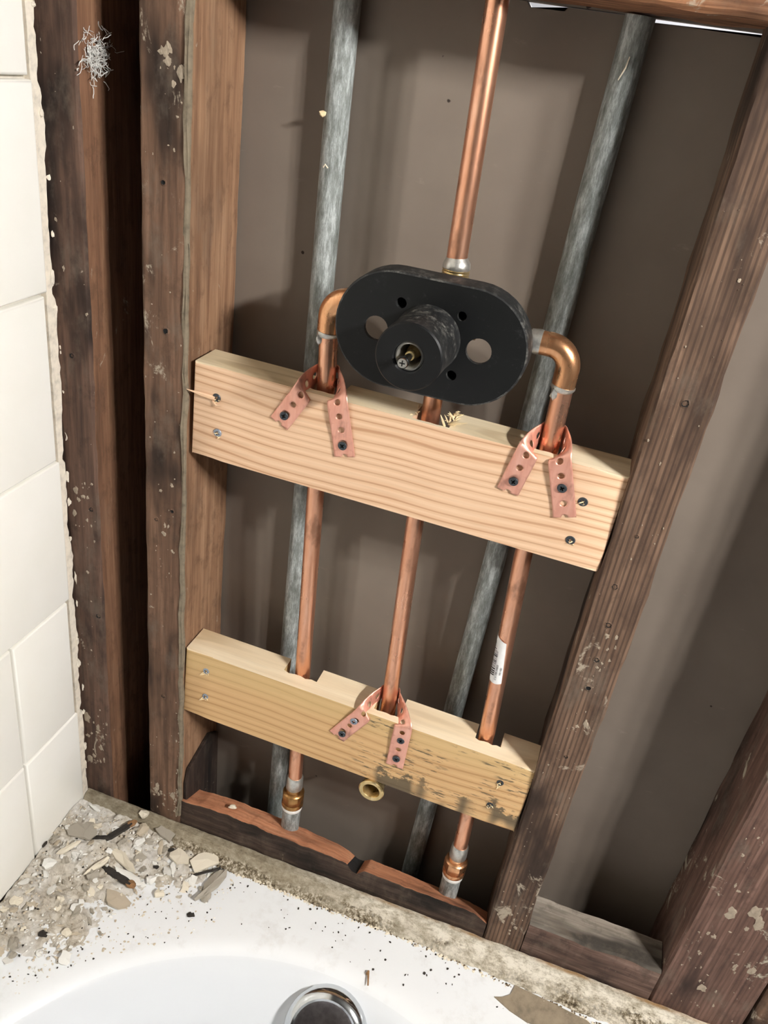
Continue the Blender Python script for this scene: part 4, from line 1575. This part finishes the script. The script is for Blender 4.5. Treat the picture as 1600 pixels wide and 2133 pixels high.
rnd = random.Random(21)
placed = 0
while placed < 230:
    x = TILEX + 0.006 + 0.21 * rnd.random() ** 1.1
    y = -0.024 - 0.205 * rnd.random() ** 1.2
    if heap_h(x, y) < 0.0006 and rnd.random() > 0.10:
        continue
    if (x - TCX) ** 2 / 0.36 ** 2 + (min(0, y + 0.435) if y < -0.435 else y + 0.435) ** 2 / 0.365 ** 2 < 1:
        continue
    mt = rnd.choice(('chip_cream', 'chip_white', 'chip_grey', 'chip_tan', 'chip_grey', 'chip_white'))
    fm = rnd.choice(('flake', 'flake', 'block', 'sliver'))
    s_ = 0.0020 + 0.0075 * rnd.random() ** 2.4
    chip('plaster_chip', mt, fm, x, y, s_, rnd.uniform(0, 6.28), rnd.randint(20, 25), 'small loose %s plaster %s in the rubble in the tub corner' % (mt[5:], {'flake': 'flake', 'block': 'lump', 'sliver': 'sliver'}[fm]), 'plaster',
         'small %s plaster %ss in the tub corner' % (mt[5:], {'flake': 'flake', 'block': 'lump', 'sliver': 'sliver'}[fm]), (rnd.uniform(-0.4, 0.4), rnd.uniform(-0.4, 0.4)), 0.0008)
    placed += 1

# dark chips lying apart from the heap
for (x, y, s_, lb) in ((0.063, -0.094, 0.0052, 'dark chip lying alone on the deck in front of the grey sliver'), (-0.067, -0.173, 0.0062, 'dark brown chip on the deck at the left, nearest the basin'),
                       (-0.002, -0.058, 0.0042, 'black speck left of the upright white sliver'), (0.002, -0.032, 0.0050, 'black fragment beside the broad cream flake')):
    chip('dark_chip', 'chip_black', 'flake', x, y, s_, x * 50, 24, lb, 'chip', dz=0.0008)


def crumbs(name, mat, cnt, region, size, label, seed, cat='grit'):
    rnd = random.Random(seed)
    bm = B()
    done = 0
    while done < cnt:
        x, y = region(rnd)
        if (x - TCX) ** 2 / 0.345 ** 2 + (y + 0.435) ** 2 / 0.355 ** 2 < 1 or y > -0.026 or x < TILEX + 0.002:
            continue
        s_ = size * rnd.uniform(0.4, 1.5)
        lump(bm, (x, y, TUBZ + heap_h(x, y) + s_ * 0.3), s_, s_ * rnd.uniform(0.4, 1), s_ * 0.45, rnd.uniform(0, 6), 1, 0.3, rnd.random())
        done += 1
    o = tag(finish(name, bm, mat, loc=(0, -0.1, TUBZ)), label, cat)
    o['kind'] = 'stuff'


def corner_region(r):
    return TILEX + 0.22 * r.random() ** 1.2, -0.024 - 0.21 * r.random() ** 1.2


def deck_region(r):
    return r.uniform(0.06, 0.46), -0.028 - abs(r.gauss(0, 0.028))


crumbs('pale_grit', 'chip_white', 420, corner_region, 0.0011, 'fine white plaster grit over the corner rubble', 31)
crumbs('tan_grit', 'chip_tan', 420, corner_region, 0.0012, 'fine tan grit over the corner rubble', 32)
crumbs('dark_grit', 'chip_black', 160, corner_region, 0.0010, 'fine dark grit over the corner rubble', 33)
crumbs('deck_specks', 'chip_black', 90, deck_region, 0.0011, 'scattered dark specks along the back deck of the tub', 34)


def front_ledge(r):
    x = r.uniform(0.08, 0.60)
    return x, -0.0265 - 0.012 * max(0, x - 0.3) / 0.2 - 0.004 * r.random()


crumbs('cream_crumbs', 'chip_cream', 260, front_ledge, 0.0015, 'cream plaster crumbs along the foot of the ledge', 35)

def groove(r):
    x = r.uniform(0.0, 0.62)
    return x, -0.0262 - 0.010 * max(0, x - 0.3) / 0.2 - 0.003 * r.random()


crumbs('brown_crumbs', 'rust_grit', 240, groove, 0.0011, 'dark brown grit along the foot of the ledge', 36)

# twig and tan scrap on the right part of the deck
bm = B()
tube(bm, [(0.2675, -0.0785, TUBZ + 0.002), (0.2695, -0.085, TUBZ + 0.0022), (0.2720, -0.093, TUBZ + 0.0012)], [0.0012, 0.0010, 0.0008], 8)
lump(bm, (0.2675, -0.082, TUBZ + 0.0022), 0.0022, 0.0018, 0.0016, 0, 1, 0.2, 2)
tag(finish('twig', bm, 'rust'), 'tiny brown twig on the deck above the overflow plate', 'twig')
bm = B()
out = [(0.402, -0.053), (0.410, -0.050), (0.418, -0.044), (0.421, -0.032), (0.438, -0.0335), (0.462, -0.0355), (0.500, -0.040), (0.515, -0.047), (0.498, -0.056), (0.470, -0.064), (0.440, -0.066), (0.420, -0.061)]
lo = [bm.verts.new((p[0], p[1], TUBZ + 0.0002)) for p in out]
hi = [bm.verts.new((p[0], p[1], TUBZ + 0.0016)) for p in out]
bm.faces.new(hi)
bm.faces.new(lo)
for i in range(len(out)):
    j = (i + 1) % len(out)
    bm.faces.new((lo[i], lo[j], hi[j], hi[i]))
tag(finish('backing_scrap', bm, 'scrap'), 'flat taupe scrap of backing on the tub deck at the lower right', 'scrap')

# ------------------------------------------------------------------ cobweb, stray chips
rnd = random.Random(17)
bm = B()
cc = Vector((-0.0985, 0.020, 0.307))
for k in range(200):
    p = cc + Vector((abs(rnd.gauss(0, 0.0035)), rnd.gauss(0, 0.009), rnd.gauss(0, 0.008)))
    path = [p]
    d = Vector((rnd.gauss(0, 0.5), rnd.gauss(0, 1), rnd.gauss(0, 1))).normalized()
    for i in range(5):
        d = (d + Vector((rnd.gauss(0, 0.4), rnd.gauss(0, 0.4), rnd.gauss(0, 0.4)))).normalized()
        q = path[-1] + d * 0.0017
        q.x = max(q.x, -0.0986)
        path.append(q)
    tube(bm, path, rnd.uniform(0.00012, 0.00040), 4)
for k in range(9):
    lump(bm, cc + Vector((0.001, rnd.gauss(0, 0.005), rnd.gauss(0, 0.005))), 0.0009, 0.0020, 0.0022, 0, 2, 0.5, k)
tag(finish('cobweb', bm, 'fibre'), 'white cobweb tuft clinging to the stud beside the tiles', 'cobweb')
bm = B()
lump(bm, (0.0735, 0.0700, 0.2905), 0.0035, 0.0016, 0.0030, 0.4, 1, 0.35, 4)
tag(finish('wood_chip', bm, 'splinter'), 'small tan wood chip stuck on the left galvanised pipe', 'chip')
bm = B()
tube(bm, [(0.0785, 0.0683, 0.2520), (0.0800, 0.0680, 0.2545), (0.0825, 0.0683, 0.2520)], 0.0006, 6)
tag(finish('plaster_curl', bm, 'chip_cream'), 'tiny pale curl on the left galvanised pipe', 'chip')
bm = B()
tube(bm, [(0.2915, 0.0675, 0.3440), (0.2945, 0.0680, 0.3520), (0.2955, 0.0682, 0.3590)], [0.0004, 0.0007, 0.0004], 6)
tag(finish('plaster_curl', bm, 'chip_cream'), 'thin pale curl near the top of the right galvanised pipe', 'chip')
bm = B()
lump(bm, (0.0565, 0.0150, -0.4605), 0.0048, 0.0030, 0.0014, 0.3, 2, 0.3, 6)
tag(finish('plaster_chip', bm, 'chip_cream'), 'pale plaster chip on the reddish top of the damp cross block', 'plaster')

# ------------------------------------------------------------------ the lit vanity bar on the right wall
bar = thing('vanity_light', (1.42, -0.665, 0.77), 'chrome vanity light bar with three lit globes on the right wall', 'lamp')
bm = B()
box(bm, 1.395, 1.4195, -0.87, -0.48, 0.715, 0.825, 0.004)
finish('back_plate', bm, 'chrome', parent=bar, smooth=True)
for (x, y, z) in BULBS:
    bm = B()
    revolve(bm, (1.395, y, z), (-1, 0, 0), [(0.026, 0.0), (0.026, 0.05), (0.020, 0.075)], 20, cap0=True)
    finish('socket', bm, 'chrome', parent=bar, smooth=True)
    bm = B()
    r = bmesh.ops.create_icosphere(bm, subdivisions=3, radius=BULB_R)
    for v in bm.verts:
        v.co += Vector((x, y, z))
    finish('globe', bm, 'globe', parent=bar, smooth=True)
